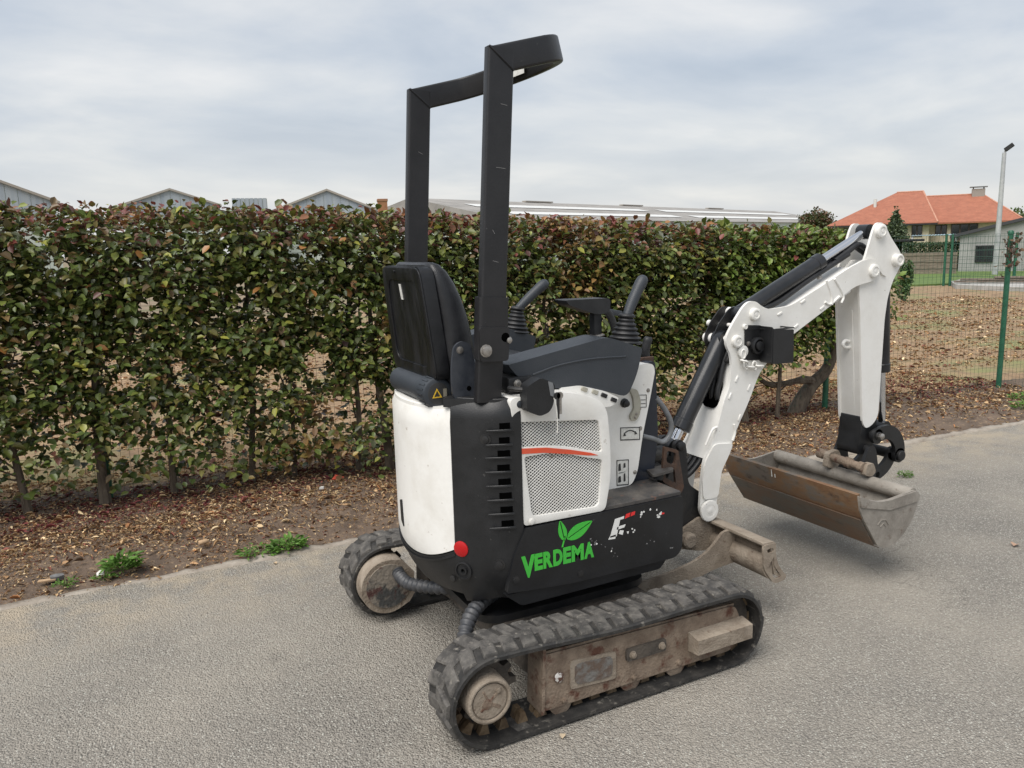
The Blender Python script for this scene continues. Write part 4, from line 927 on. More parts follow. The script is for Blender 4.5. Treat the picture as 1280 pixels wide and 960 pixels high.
joystick((.262, -.27, 1.150), (.362, -.25, 1.385), .062, 1); joystick((.105, .275, 1.155), (.255, .265, 1.358), .058, 1)
bm = newbm(); prism(bm, rpoly([(.035, 1.318), (.05, 1.300), (.10, 1.282), (.16, 1.262), (.20, 1.262), (.218, 1.275), (.220, 1.308), (.21, 1.316)], .008, 3), -.245, -.165, 'y'); bev(bm, .006, 2); ar = obj('arm_rest', bm, RUBG, EX)
bm = newbm(); box(bm, (.182, -.205, 1.22), (.032, .034, .09)); bev(bm, .004, 2); obj('arm_rest_stem', bm, RUBG, ar)
bm = newbm(); box(bm, (.150, -.215, 1.180), (.10, .05, .008), (0, R(-7), 0)); bev(bm, .003, 1); obj('arm_rest_plate', bm, STEEL, ar)
# travel levers with curved grips in front, the safety lever and the entry rail
def lever(pts, rad, grip_from, name, m1, m2):
    c_ = cat(pts, 6); k = int(len(c_)*grip_from); bm = newbm(); tube(bm, c_[:k+1], rad, 10); o = obj(name, bm, m1, EX)
    bm = newbm(); tube(bm, c_[k:], [rad*1.7]*(len(c_)-k-2)+[rad*1.8, rad*1.2], 12); obj('grip', bm, m2, o, smooth=60); return o
lever([(.43, -.10, .97), (.455, -.10, .975), (.478, -.10, 1.0), (.485, -.10, 1.05), (.480, -.10, 1.09), (.495, -.10, 1.145)], .010, .62, 'travel_lever', GREYTUBE, RUBG)
lever([(.40, -.02, .95), (.42, -.02, 1.05), (.40, -.02, 1.15), (.375, -.02, 1.22), (.35, -.02, 1.255)], .009, .45, 'travel_lever', DARK, RUBG)
bm = newbm(); box(bm, (.38, .0, 1.243), (.11, .03, .022), (0, R(12), 0)); bev(bm, .005, 2); obj('lever_crossbar', bm, GREY, EX)
bm = newbm(); box(bm, (.435, -.15, 1.065), (.09, .012, .022)); bev(bm, .002, 1); obj('lever_lock', bm, RUSTBR, EX)
bm = newbm(); tube(bm, cat([(.455, -.2, .925), (.50, -.2, .87), (.528, -.2, .815), (.522, -.2, .77), (.488, -.2, .748), (.44, -.2, .768), (.39, -.2, .785)], 6), .0105, 12); obj('entry_rail', bm, GREYTUBE, EX)
# battery isolator box with keys
bm = newbm(); prism(bm, rpoly([(-.228, 1.075), (-.180, 1.098), (-.130, 1.075), (-.135, 1.01), (-.15, .985), (-.185, .975), (-.232, .998)], .012, 3), -.445, -.395, 'y'); bev(bm, .006, 2); ib = obj('isolator_box', bm, BLACK, EX)
bm = newbm(); prism(bm, [(-.155, 1.085), (-.138, 1.078), (-.130, 1.03), (-.147, 1.038)], -.447, -.444, 'y'); obj('isolator_tag', bm, GREYTUBE, ib)
for (x, dz, w_) in ((-.125, .07, .010), (-.115, .055, .008)):
    bm = newbm(); lathe(bm, [(.012, 0), (.012, .003)], (x, -.448, 1.035), (0, -1, 0), 14); box(bm, (x+.002, -.4495, 1.03-dz/2), (w_, .002, dz)); obj('key', bm, DARK if w_ > .009 else STEEL, ib)
bm = newbm(); tube(bm, cat([(-.135, -.447, 1.03), (-.128, -.45, .99), (-.125, -.449, .93), (-.127, -.449, .915)], 5), .0022, 5); obj('key_cord', bm, LABEL, ib)
bm = newbm(); tube(bm, [(-.25, -.36, 1.06), (-.235, -.40, 1.06), (-.2, -.42, 1.06)], .008, 8); obj('isolator_bracket', bm, DARK, ib)
bm = newbm(); box(bm, (-.20, -.30, 1.065), (.09, .10, .05)); bev(bm, .006, 2); obj('console_hinge', bm, DARK, EX)
bolt('hinge_bolt', (-.215, -.352, 1.07), (0, -1, 0), .010, EX, STEEL, .01)

# ---------------- dozer blade
YB = .396
bl = newbm(); prism(bl, rpoly([(.858, .318), (.872, .300), (.880, .24), (.896, .185), (.945, .160), (.949, .166), (.905, .196), (.891, .245), (.884, .305), (.890, .322)], .004, 2), -YB, YB, 'y'); bev(bl, .0015, 1)
blade = obj('dozer_blade', bl, MUDL, EX)
bm = newbm(); prism(bm, rpoly([(.832, .318), (.892, .314), (.893, .326), (.833, .331)], .003, 2), -YB, YB, 'y'); bev(bm, .002, 1); obj('top_flange', bm, MUDL, blade)
bm = newbm(); prism(bm, [(.872+.0*a, .0) for a in ()] or rpoly([(.880, .272), (.852, .262), (.838, .235), (.842, .200), (.868, .172), (.893, .170), (.885, .22)], .015, 4), -YB+.004, YB-.004, 'y'); obj('back_tube', bm, MUDL, blade, smooth=60)
for y in (-YB-.004, YB-.006):
    o1 = rpoly([(.828, .325), (.895, .322), (.897, .262), (.918, .215), (.958, .172), (.950, .156), (.905, .150), (.884, .158), (.836, .222)], [.02, .006, .03, .03, .006, .004, .02, .01, .02], 4)
    h1 = rpoly([(.846, .300), (.862, .306), (.884, .303), (.884, .288), (.860, .284)], .005, 3); h2 = rpoly([(.858, .232), (.888, .268), (.890, .228), (.930, .172), (.895, .168)], .006, 3)
    hb = holed(o1, [h1[::-1], h2[::-1]], y, y+.010, 'y'); obj('end_plate', hb, MUDL, blade)
for y in (-.20, .19):
    bm = newbm(); prism(bm, rpoly([(.872, .312), (.852, .325), (.80, .318), (.745, .262), (.66, .222), (.50, .198), (.28, .190), (.28, .125), (.50, .132), (.66, .146), (.76, .168), (.872, .176)], [.004, .01, .02, .05, .06, .05, .01, .01, .05, .05, .05, .004], 4), y, y+.014, 'y'); bev(bm, .002, 1); obj('blade_arm', bm, MUDL, blade)
for y in (-.075, .055):
    bm = newbm(); prism(bm, rpoly([(.872, .312), (.79, .352), (.70, .315), (.645, .275), (.65, .235), (.70, .225), (.78, .20), (.872, .19)], [.004, .02, .03, .02, .02, .02, .03, .004], 4), y, y+.014, 'y'); bev(bm, .002, 1); obj('cylinder_lug', bm, MUDL, blade)
bm = newbm(); lathe(bm, [(.022, 0), (.026, .004), (.026, .03), (.016, .034), (.016, .16), (.034, .165), (.034, .190), (.026, .198), (.014, .198)], (.712, .085, .268), (0, -1, 0), 18); obj('cylinder_pin', bm, MUDL, blade)
bm = newbm(); cyl(bm, (.66, -.01, .265), (.42, -.01, .225), .030, n=18); obj('blade_cylinder', bm, MUDL, blade)
bm = newbm(); tube(bm, cat([(.36, -.17, .34), (.44, -.19, .255), (.47, -.16, .235), (.50, -.12, .30), (.51, -.1, .36)], 6), .012, 10); obj('hydraulic_hose', bm, RUBG, EX)

# ---------------- swing post and foot pedal bracket
bm = newbm(); lathe(bm, [(.050, 0), (.066, .006), (.066, .05), (.05, .056), (.05, .24), (.066, .246), (.066, .31), (.05, .316)], (.535, 0, .265), (0, 0, 1), 28); sw = obj('swing_post', bm, DARK, EX)
for y in (-.058, .040):
    bm = newbm(); prism(bm, rpoly([(.50, .295), (.70, .285), (.80, .325), (.862, .36), (.855, .415), (.80, .455), (.735, .50), (.725, .66), (.70, .70), (.665, .69), (.650, .58), (.60, .50), (.50, .485)], .03, 4), y, y+.018, 'y'); bev(bm, .004, 1); obj('swing_cheek', bm, DARK, sw)
bm = newbm(); prism(bm, rpoly([(.40, .33), (.545, .30), (.545, .40), (.47, .44), (.47, .56), (.40, .595)], .02, 3), -.11, .11, 'y'); bev(bm, .006, 2); obj('post_mount', bm, DARK, sw)
bm = newbm(); lathe(bm, [(.02, 0), (.02, .15), (.012, .155)], (.69, .078, .672), (0, -1, 0), 16); obj('cylinder_foot_pin', bm, DARK, sw)
for (x, y, z, r_) in ((.545, -.085, .42, .022), (.50, -.115, .37, .018)):
    bm = newbm(); lathe(bm, [(r_*1.3, 0), (r_*1.3, .012), (r_, .014), (r_, .04), (r_*.5, .043)], (x, y, z), (.3, -1, 0), 6 if r_ < .02 else 16); obj('hose_fitting', bm, DARK, sw)
for k, (y0_, z0_) in enumerate(((-.03, .62), (.0, .60), (.03, .63))):
    bm = newbm(); tube(bm, cat([(.44, y0_-.04, .52+.02*k), (.50, y0_-.06, .60), (.60, y0_-.02, .58+.01*k), (.72, y0_, .52), (.81, y0_, .57), (.86, y0_, .66)], 7), .011, 9); obj('hydraulic_hose', bm, RUBG, sw, smooth=60)
fr = holed(rpoly([(.478, .735), (.545, .712), (.575, .56), (.562, .535), (.545, .545), (.468, .60)], .008, 3), [rpoly([(.490, .718), (.535, .702), (.528, .655), (.487, .672)], .012, 3)[::-1], rpoly([(.486, .655), (.528, .638), (.535, .580), (.484, .612)], .008, 3)[::-1]], -.225, -.213, 'y'); ped = obj('foot_rest_bracket', fr, RUSTBR, EX)
bm = newbm(); prism(bm, rpoly([(.385, -.275), (.50, -.255), (.53, -.19), (.42, -.175)], .012, 3), .640, .650, 'z'); bev(bm, .002, 1); obj('foot_pedal', bm, mat('worn_pedal', (.10, .095, .088), (.05, .045, .042), 18, .5), ped)
bm = newbm(); cyl(bm, (.45, -.22, .61), (.46, -.22, .645), .02, n=14); obj('pedal_pivot', bm, DARK, ped)
bm = newbm(); cyl(bm, (.44, -.16, .69), (.56, -.10, .67), .032, n=16); obj('swing_motor_pipe', bm, DARK, EX)

# ---------------- boom
BP = [(.776, .385), (.784, .516), (.797, .608), (.85, .68), (.901, .846), (.928, .895), (.938, .985), (.930, 1.036), (.905, 1.075), (.903, 1.11), (.934, 1.160), (.989, 1.228), (1.02, 1.252), (1.062, 1.252), (1.095, 1.228), (1.138, 1.212), (1.264, 1.220), (1.43, 1.288), (1.617, 1.369), (1.72, 1.405), (1.785, 1.402), (1.822, 1.375), (1.826, 1.335), (1.80, 1.308), (1.737, 1.298), (1.66, 1.285), (1.534, 1.219), (1.27, 1.087), (1.155, 1.0), (1.092, .94), (1.035, .82), (.971, .709), (.927, .600), (.889, .534), (.866, .385), (.850, .348), (.822, .336), (.792, .350)]
BPr = rpoly(BP, .03, 3)
boom = None
for y in (-.085, .072):
    pl = BPr if y < 0 else rpoly([(1.05+(x-1.05)*.62, 1.08+(z-1.08)*.62) if (x < 1.1 and z > 1.03) else (x, z) for x, z in BP], .03, 3)
    bm = newbm(); prism(bm, pl, y, y+.013, 'y'); bev(bm, .003, 2, 60)
    if boom is None: boom = obj('boom', bm, BOOMW, EX, smooth=45)
    else: obj('side_plate', bm, BOOMW, boom, smooth=45)
# top and bottom webs between the plates
def web(pts, th, y0, y1):
    n = len(pts); up_ = []; dn = []
    for i in range(n):
        a = Vector(pts[max(i-1, 0)]); b = Vector(pts[min(i+1, n-1)]); t = (b-a).normalized(); nn_ = Vector((-t.y, t.x)); p = Vector(pts[i]); up_.append(tuple(p)); dn.append(tuple(p+nn_*th))
    bm = newbm(); prism(bm, up_+dn[::-1], y0, y1, 'y'); return bm
obj('rear_web', web([(.815, .600), (.862, .690), (.913, .852), (.940, .905), (.952, .99), (.962, 1.03)], -.010, -.073, .073), BOOMW, boom)
obj('upper_web', web([(1.10, 1.165), (1.20, 1.185), (1.30, 1.215), (1.44, 1.275), (1.60, 1.345), (1.66, 1.37)], -.010, -.073, .073), BOOMW, boom)
obj('lower_web', web([(.88, .56), (.92, .615), (.96, .71), (1.025, .82), (1.085, .935), (1.15, .99), (1.27, 1.078), (1.53, 1.208), (1.65, 1.262)], .010, -.073, .073), BOOMW, boom)
# folded reinforcement and weld beads on the lower boom
bm = newbm(); prism(bm, rpoly([(.782, .52), (.80, .60), (.845, .665), (.95, .655), (.925, .605), (.885, .54), (.87, .43), (.79, .43)], .02, 3), -.093, -.084, 'y'); bev(bm, .004, 2); obj('foot_doubler', bm, BOOMW, boom)
for P in ([(.80, .665), (.835, .725), (.86, .735)], [(.955, .735), (.962, .70), (.95, .665)], [(1.475, 1.32), (1.51, 1.255), (1.515, 1.21)], [(1.47, 1.225), (1.505, 1.213), (1.56, 1.245)], [(1.525, 1.325), (1.585, 1.25), (1.575, 1.215)]):
    bm = newbm(); tube(bm, cat([(x, -.0865, z) for x, z in P], 5), .006, 6); obj('weld_bead', bm, BOOMW, boom, smooth=70)
for (x, z, a) in ((.965, .93, 60), (1.20, 1.19, 20), (1.335, 1.235, 25), (1.30, 1.13, 28), (1.455, 1.20, 28), (.93, .86, 62), (.985, .76, 65), (1.035, .885, 62)):
    bm = newbm(); box(bm, (x, -.0865, z), (.030, .005, .010), (0, R(-a), 0)); bev(bm, .002, 1); obj('weld_patch', bm, BOOMW, boom)
def pin(x, z, r, parent, y0=-.085, L=.02, m_=None, name='pin'):
    bm = newbm(); lathe(bm, [(r*1.05, -.004), (r*1.05, L*.15), (r, L*.2), (r, L*.85), (r*.86, L), (r*.62, L), (r*.60, L*.86), (r*.25, L*.86), (r*.22, L*.95)], (x, y0, z), (0, -1, 0), 24); return obj(name, bm, m_ or BOOMW, parent)
pin(.822, .378, .045, boom, -.093, .006); pin(.957, 1.090, .026, boom, L=.018); pin(1.052, 1.197, .026, boom, L=.018); pin(1.002, 1.148, .011, boom, L=.010); pin(1.776, 1.350, .030, boom, L=.016)
for (x, z) in ((.957, 1.09), (1.052, 1.197)):
    bm = newbm(); cyl(bm, (x, -.08, z), (x, .10, z), .022, n=16); obj('pin_shaft', bm, BOOMW, boom)
bm = newbm(); cyl(bm, (1.0, -.07, 1.148), (1.0, .13, 1.148), .009, n=12); lathe(bm, [(.014, 0), (.014, .014)], (1.0, .12, 1.148), (0, 1, 0), 12); obj('hose_rod', bm, BOOMW, boom)
# hoses running inside the boom
for k, off in enumerate((-.035, 0, .035)):
    bm = newbm(); tube(bm, cat([(.925, off, .80), (.905, off, .86), (.918, off, .915), (.935, off, .985), (.965, off, 1.05), (1.03, off*.9, 1.125), (1.10, off*.8, 1.19), (1.25, off*.8, 1.235), (1.42, off*.7, 1.315), (1.58, off*.7, 1.385), (1.68, off*.7, 1.43)], 6), .012, 10); obj('hydraulic_hose', bm, RUBG, boom, smooth=60)
bm = newbm(); prism(bm, rpoly([(-.045, .80), (.045, .80), (.045, .93), (-.045, .93)], .035, 5), -.004, .006, 'x'); bmesh.ops.transform(bm, matrix=Matrix.Translation((.905, 0, .845)) @ Matrix.Rotation(R(17), 4, 'Y') @ Matrix.Translation((0, 0, -.845)), verts=bm.verts); obj('hose_slot', bm, HOLE, boom)
for (x, z) in ((.945, 1.01),):
    bm = newbm(); box(bm, (x, 0, z), (.02, .12, .03), (0, R(25), 0)); bev(bm, .004, 1); obj('hose_clamp', bm, DARK, boom)
# work lamp in its guard, and the painted shackle below it
bm = newbm(); prism(bm, rpoly([(1.005, 1.005), (1.09, 1.000), (1.09, 1.148), (1.000, 1.155)], .006, 2), -.090, -.0855, 'y'); lg = obj('lamp_guard', bm, BLACK, boom)
bm = newbm(); prism(bm, [(1.000, -.086), (1.085, -.086), (1.105, -.150), (1.20, -.150), (1.205, -.086), (1.212, -.086), (1.212, -.158), (1.10, -.158), (1.078, -.092), (1.000, -.092)], 1.132, 1.137, 'z'); obj('lamp_hood', bm, BLACK, lg)
bm = newbm(); prism(bm, rpoly([(1.092, .990), (1.212, .985), (1.208, 1.128), (1.092, 1.136)], .006, 2), -.160, -.154, 'y'); bev(bm, .003, 1); obj('lamp_front', bm, BLACK, lg)
bm = newbm(); prism(bm, [(1.086, .998), (1.096, .990), (1.096, 1.135), (1.086, 1.146)], -.158, -.09, 'y'); obj('lamp_side', bm, BLACK, lg)
bm = newbm(); lathe(bm, [(.034, 0), (.036, .02), (.028, .024), (.020, .016), (.019, .03), (.010, .032)], (1.062, -.090, 1.065), (0, -1, 0), 20); obj('lamp_body', bm, DARK, lg); bolt('lamp_bolt', (1.022, -.09, 1.075), (0, -1, 0), .008, lg, STEEL, .006)
lk = [(.985, 1.035, 90), (.988, 1.005, 20), (1.002, .988, 70), (1.025, .978, 10), (1.050, .980, 80), (1.075, .978, 5)]
for i, (x, z, a) in enumerate(lk):
    q = Matrix.Rotation(R(a), 3, 'Y') @ Matrix.Rotation(R(90*(i % 2)), 3, 'X'); pts = [Vector((x, -.100-.004*(i % 2), z))+q @ Vector((.019*math.cos(t), .0, .012*math.sin(t))) for t in np.linspace(0, 2*PI, 13)]
    bm = newbm(); tube(bm, pts, .0042, 6, caps=False); obj('chain_link', bm, BOOMW, boom, smooth=80)
bm = newbm(); lathe(bm, [(.024, 0), (.026, .004), (.026, .012), (.016, .014)], (.988, -.086, 1.045), (0, -1, 0), 16); obj('chain_eye', bm, BOOMW, boom)

# ---------------- cylinders
def cylinder(name, a, b, rb, rr, split, parent=EX, ear=.028):
    a = Vector(a); b = Vector(b); d_ = (b-a).normalized(); L = (b-a).length; mpt = a+d_*L*split
    bm = newbm(); lathe(bm, [(rb*.8, 0), (rb, .008), (rb, L*split-.05), (rb*1.0, L*split-.045), (rb*1.08, L*split-.042), (rb*1.08, L*split-.004), (rb*.7, L*split)], a, d_, 28); o = obj(name, bm, CYL, parent)
    bm = newbm(); cyl(bm, mpt-d_*.02, b, rr, n=20); obj('rod', bm, CHROME, o)
    for p in (a, b):
        bm = newbm(); cyl(bm, p+Vector((0, -ear, 0)), p+Vector((0, ear, 0)), rb*.95, n=20); obj('rod_eye', bm, CYL, o)
    return o
# boom cylinder stands behind the boom; its rod comes out at the foot
cylinder('boom_cylinder', (.957, 0, 1.09), (.690, 0, .655), .041, .021, .84)
cylinder('arm_cylinder', (1.045, 0, 1.190), (1.815, 0, 1.528), .036, .020, .63)
cylinder('bucket_cylinder', (1.943, 0, 1.394), (2.005, 0, .570), .036, .017, .66)
bm = newbm(); lathe(bm, [(.012, 0), (.012, .03), (.008, .034)], (1.50, -.01, 1.355), (.3, -.3, -1), 12); obj('cylinder_port', bm, STEEL, EX)
# dark elbow plates: hose guides, and painted shade over the far plate's inner face
for y in (-.020, .034):
    bm = newbm(); prism(bm, rpoly([(.930, 1.05), (.918, 1.085), (.922, 1.11), (.946, 1.155), (.998, 1.212), (1.024, 1.225), (1.05, 1.22), (1.06, 1.19), (1.01, 1.12), (.955, 1.04)], .014, 3), y+.03, y+.036, 'y'); obj('hose_guide_shade', bm, DARK, EX)

# ---------------- stick
SP = [(1.782, 1.535), (1.80, 1.566), (1.838, 1.570), (1.868, 1.548), (1.90, 1.505), (1.975, 1.432), (1.992, 1.395), (1.975, 1.352), (1.935, 1.30), (1.905, 1.22), (1.892, 1.12), (1.884, .66), (1.855, .62), (1.80, .60), (1.775, .64), (1.722, 1.165), (1.708, 1.26), (1.715, 1.36), (1.745, 1.43)]
bm = newbm(); prism(bm, rpoly(SP, .025, 3), -.070, -.058, 'y'); bev(bm, .003, 1, 60); stick = obj('dipper_stick', bm, BOOMW, EX, smooth=45)
bm = newbm(); prism(bm, rpoly(SP, .025, 3), .058, .070, 'y'); bev(bm, .003, 1, 60); obj('side_plate', bm, BOOMW, stick, smooth=45)
bm = newbm(); prism(bm, [(1.728, 1.165), (1.716, 1.26), (1.722, 1.34), (1.80, 1.40), (1.90, 1.32), (1.880, 1.12), (1.876, .67), (1.85, .63), (1.795, .63), (1.781, .66)], -.0585, .0585, 'y'); bev(bm, .004, 2, 60); obj('stick_core', bm, BOOMW, stick)
bm = newbm(); tube(bm, [(1.785, -.02, .66), (1.728, -.02, 1.17)], .004, 6); obj('seam_weld', bm, BOOMW, stick)
pin(1.822, 1.529, .031, stick, -.070, .022); pin(1.945, 1.394, .029, stick, -.070, .028)
bm = newbm(); prism(bm, rpoly([(1.80, 1.385), (1.845, 1.36), (1.875, 1.335), (1.88, 1.32), (1.85, 1.33)], .006, 2), -.078, -.069, 'y'); obj('pin_keeper', bm, BOOMW, stick)
bm = newbm(); tube(bm, cat([(1.74, .0, 1.02), (1.715, .0, 1.025), (1.70, .0, 1.01), (1.715, .0, .995), (1.745, .0, .99)], 5), .008, 8); obj('hose_eye', bm, BOOMW, stick)
for k, y in enumerate((-.02, .02)):
    bm = newbm(); tube(bm, cat([(1.60, y, 1.40), (1.68, y, 1.44), (1.745, y, 1.47), (1.80, y, 1.45), (1.87, y, 1.40), (1.925, y, 1.25), (1.93, y, 1.05)], 6), .013, 9); obj('hydraulic_hose', bm, RUBG, stick, smooth=60)
# black lower end of the stick and the bucket linkage
bm = newbm(); prism(bm, rpoly([(1.778, .665), (1.886, .665), (1.885, .60), (1.86, .50), (1.84, .475), (1.77, .475), (1.76, .50), (1.775, .58)], .012, 3), -.062, .062, 'y'); bev(bm, .006, 2); se = obj('stick_end', bm, BLACK, EX)
lk = None
def arc_plate(c_, r0, r1, a0, a1, y0, y1, ends=.03):
    n = 16; A = [R(a0+(a1-a0)*i/n) for i in range(n+1)]
    P = [(c_[0]+r1*math.cos(a), c_[1]+r1*math.sin(a)) for a in A]+[(c_[0]+r0*math.cos(a), c_[1]+r0*math.sin(a)) for a in reversed(A)]
    bm = newbm(); prism(bm, P, y0, y1, 'y')
    for a in (A[0], A[-1]):
        rm = (r0+r1)/2; cyl(bm, (c_[0]+rm*math.cos(a), y0, c_[1]+rm*math.sin(a)), (c_[0]+rm*math.cos(a), y1, c_[1]+rm*math.sin(a)), (r1-r0)/2*1.08, n=18)
    return bm
for s_ in (-1, 1):
    y0, y1 = (-.100, -.080) if s_ < 0 else (.080, .100)
    o = obj('link', arc_plate((1.905, .462), .080, .148, 118, -8, y0, y1), BLACK, EX if lk is None else lk)
    if lk is None: lk = o
    y0, y1 = (-.079, -.062) if s_ < 0 else (.062, .079)
    obj('push_link', arc_plate((1.870, .495), .098, .160, -18, -92, y0, y1), BLACK, lk)
for (x, z, r_, ya, yb_) in ((1.853, .566, .020, -.108, .108), (2.017, .446, .026, -.115, .115), (1.865, .372, .018, -.10, .10), (1.822, .500, .022, -.095, .095)):
    bm = newbm(); cyl(bm, (x, ya, z), (x, yb_, z), r_, n=18); bev(bm, .003, 1, 60); obj('link_pin', bm, DARK if r_ > .019 else STEEL, lk)
bm = newbm(); lathe(bm, [(.014, 0), (.016, .004), (.016, .016), (.010, .02)], (1.853, -.108, .566), (0, -1, 0), 8); obj('pin_nut', bm, STEEL, lk)

# ---------------- grading bucket
BW = .396
prof = [(1.353, .437), (1.366, .372), (1.392, .325), (1.487, .192), (1.520, .176), (1.556, .172), (1.600, .180), (1.655, .210), (1.708, .268), (1.735, .330), (1.742, .370), (1.733, .392), (1.713, .402)]
def shell(prof, th, y0, y1):
    n = len(prof); inn = []
    for i in range(n):
        a = Vector(prof[max(i-1, 0)]); b = Vector(prof[min(i+1, n-1)]); t = (b-a).normalized(); inn.append(tuple(Vector(prof[i])+Vector((-t.y, t.x))*th))
    bm = newbm(); prism(bm, list(prof)+inn[::-1], y0, y1, 'y'); return bm
bm = shell(prof[2:], .010, -BW, BW); bucket = obj('bucket', bm, BUCK, EX, smooth=50)
bm = shell([(1.351, .440), (1.362, .372), (1.389, .324)], .018, -BW-.002, BW+.002); bev(bm, .003, 1, 40); obj('cutting_edge', bm, RUST, bucket)
bm = shell([(1.3905, .3225), (1.485, .189), (1.515, .174)], -.004, -BW+.004, BW-.004); obj('wear_strip', bm, RUSTG, bucket)
sidep = prof+[(1.690, .402), (1.62, .392), (1.55, .386), (1.48, .390), (1.42, .408)]
for y in (-BW-.010, BW-.004):
    bm = newbm(); prism(bm, rpoly(sidep, .006, 2), y, y+.014, 'y'); bev(bm, .003, 1, 50); obj('side_plate', bm, BUCK, bucket)
bm = newbm(); prism(bm, rpoly([(1.366, .385), (1.55, .342), (1.738, .350), (1.742, .375), (1.72, .400), (1.62, .392), (1.55, .386), (1.48, .390), (1.42, .408), (1.356, .436)], .006, 2), -BW-.016, -BW-.009, 'y'); bev(bm, .003, 1, 50); obj('side_doubler', bm, BUCK, bucket)
bm = newbm(); cyl(bm, (1.712, -BW, .378), (1.712, BW, .378), .031, n=24); obj('back_tube', bm, BUCK, bucket)
for y in (-.10, .07):
    bm = newbm(); prism(bm, rpoly([(1.70, .385), (1.77, .30), (1.88, .345), (1.895, .385), (1.865, .41), (1.845, .50), (1.822, .528), (1.795, .52), (1.76, .44)], .02, 4), y, y+.018, 'y'); bev(bm, .003, 1); obj('bucket_ear', bm, BLACK, bucket)
bm = newbm(); lathe(bm, [(.018, 0), (.025, .004), (.025, .03), (.020, .034), (.020, .05), (.015, .055), (.015, .095), (.020, .098), (.020, .17), (.025, .172), (.025, .20), (.018, .205), (.018, .25), (.024, .252), (.024, .28)], (1.690, .105, .462), (-.06, -1, -.03), 18); obj('coupler_screw', bm, MUD, bucket)
bm = newbm(); prism(bm, rpoly([(1.662, .42), (1.71, .41), (1.735, .43), (1.715, .475), (1.672, .472)], .012, 3), -.190, -.160, 'y'); bev(bm, .004, 1); obj('coupler_block', bm, MUDL, bucket)
bm = newbm(); prism(bm, rpoly([(1.655, .41), (1.72, .40), (1.76, .43), (1.73, .49), (1.665, .48)], .012, 3), .02, .05, 'y'); bev(bm, .004, 1); obj('coupler_block', bm, MUDL, bucket)
bm = newbm(); tube(bm, [(1.478, -BW-.0105, .286), (1.50, -BW-.0108, .305), (1.53, -BW-.0105, .30), (1.55, -BW-.0105, .275)], .003, 5); tube(bm, [(1.497, -BW-.0105, .275), (1.515, -BW-.0105, .288), (1.533, -BW-.0105, .27)], .003, 5); obj('weld_mark', bm, BUCK, bucket)
for (y, h_) in ((.075, .035), (.055, .018)):
    bm = newbm(); prism(bm, [(y, .40), (y+.006, .40), (y+.005, .40+h_), (y+.001, .40+h_)], 1.3505, 1.3515, 'x'); bmesh.ops.transform(bm, matrix=Matrix(((1, 0, -.16, .16*.437-.004), (0, 1, 0, 0), (0, 0, 1, 0), (0, 0, 0, 1))), verts=bm.verts); obj('paint_scrape', bm, LABEL, bucket)

# ================================================================== BEHIND THE FENCE
# --- lawn, slab
LAWN = mat('lawn_grass', (.075, .135, .028), (.13, .18, .045), 1.2, .9, lo=.35, hi=.7, bump=.6, bscale=25)
bm = newbm(); prism(bm, [(14, 13.5), (19.2, 13.2), (21.2, 12.5), (24.2, 12.1), (32, 8), (70, 20), (60, 60), (10, 60), (6, 18)], -.03, .07, 'z'); struct(obj('lawn', bm, LAWN))
CONC = mat('pale_concrete', (.42, .41, .385), (.33, .32, .295), 3, .9, bump=.2, bscale=20)
bm = newbm(); prism(bm, [(21.0, 12.4), (19.6, 11.3), (19.2, 8.0), (24.2, 8.0), (23.6, 11.7), (22.3, 12.9)], -.02, .14, 'z'); struct(obj('concrete_slab', bm, CONC))

# --- bungalow with red tiled hip roof
def framed(name, label, cat_, org, rot, group=None):
    o = empty(name, label, cat_, (org[0], org[1], 0), group); o.rotation_euler.z = rot; return o
ROOFT = mat('red_roof_tile', (.36, .135, .080), (.28, .098, .058), 1.6, .75, lo=.35, hi=.7, spot=(.23, .095, .06), spot_scale=5, spot_lo=.52, spot_hi=.70, bump=1.0, bscale=6, stretch=(1, 1, 3))
BRICK = mat('cream_brick', (.58, .50, .38), (.50, .42, .31), 3, .9, bump=.2, bscale=30)
GLASS = mat('window_glass', (.018, .022, .026), None, rough=.08, spec=.8)
FRAMEM = mat('brown_window_frame', (.055, .035, .028), None, rough=.5); WFR = mat('white_window_frame', (.62, .62, .60), None, rough=.5)
RIDGE = mat('pale_ridge_tile', (.50, .27, .19), (.44, .2, .13), 4, .8)
house = framed('bungalow', 'cream brick bungalow with red tiled hip roof beyond the field', 'house', (55.05, 46.86), -.9488)
def hip(u0, u1, v0, v1, ze, r0, r1, rv, zr, th=.12):
    bm = newbm(); E_ = [(u0, v0), (u1, v0), (u1, v1), (u0, v1)]
    lo_ = [bm.verts.new((*p, ze-th)) for p in E_]; hi_ = [bm.verts.new((*p, ze)) for p in E_]; a = bm.verts.new((r0, rv, zr)); b = bm.verts.new((r1, rv, zr))
    bm.faces.new(lo_[::-1])
    for i in range(4): bm.faces.new((lo_[i], lo_[(i+1) % 4], hi_[(i+1) % 4], hi_[i]))
    bm.faces.new((hi_[0], hi_[1], b, a)); bm.faces.new((hi_[1], hi_[2], b)); bm.faces.new((hi_[2], hi_[3], a, b)); bm.faces.new((hi_[3], hi_[0], a)); return bm
bm = newbm(); prism(bm, [(.5, .5), (7.9, .5), (7.9, 4.0), (13.6, 4.0), (13.6, 10.5), (.5, 10.5)], 0, 2.48, 'z'); obj('wall', bm, BRICK, house)
rf = obj('roof', hip(0, 8.5, 0, 11, 2.55, 5.2, 7.3, 5, 5.32), ROOFT, house, smooth=5)
rf2 = obj('roof', hip(4, 14.9, 3.4, 11.5, 2.56, 7.6, 11.9, 7.2, 4.95), ROOFT, house, smooth=5)
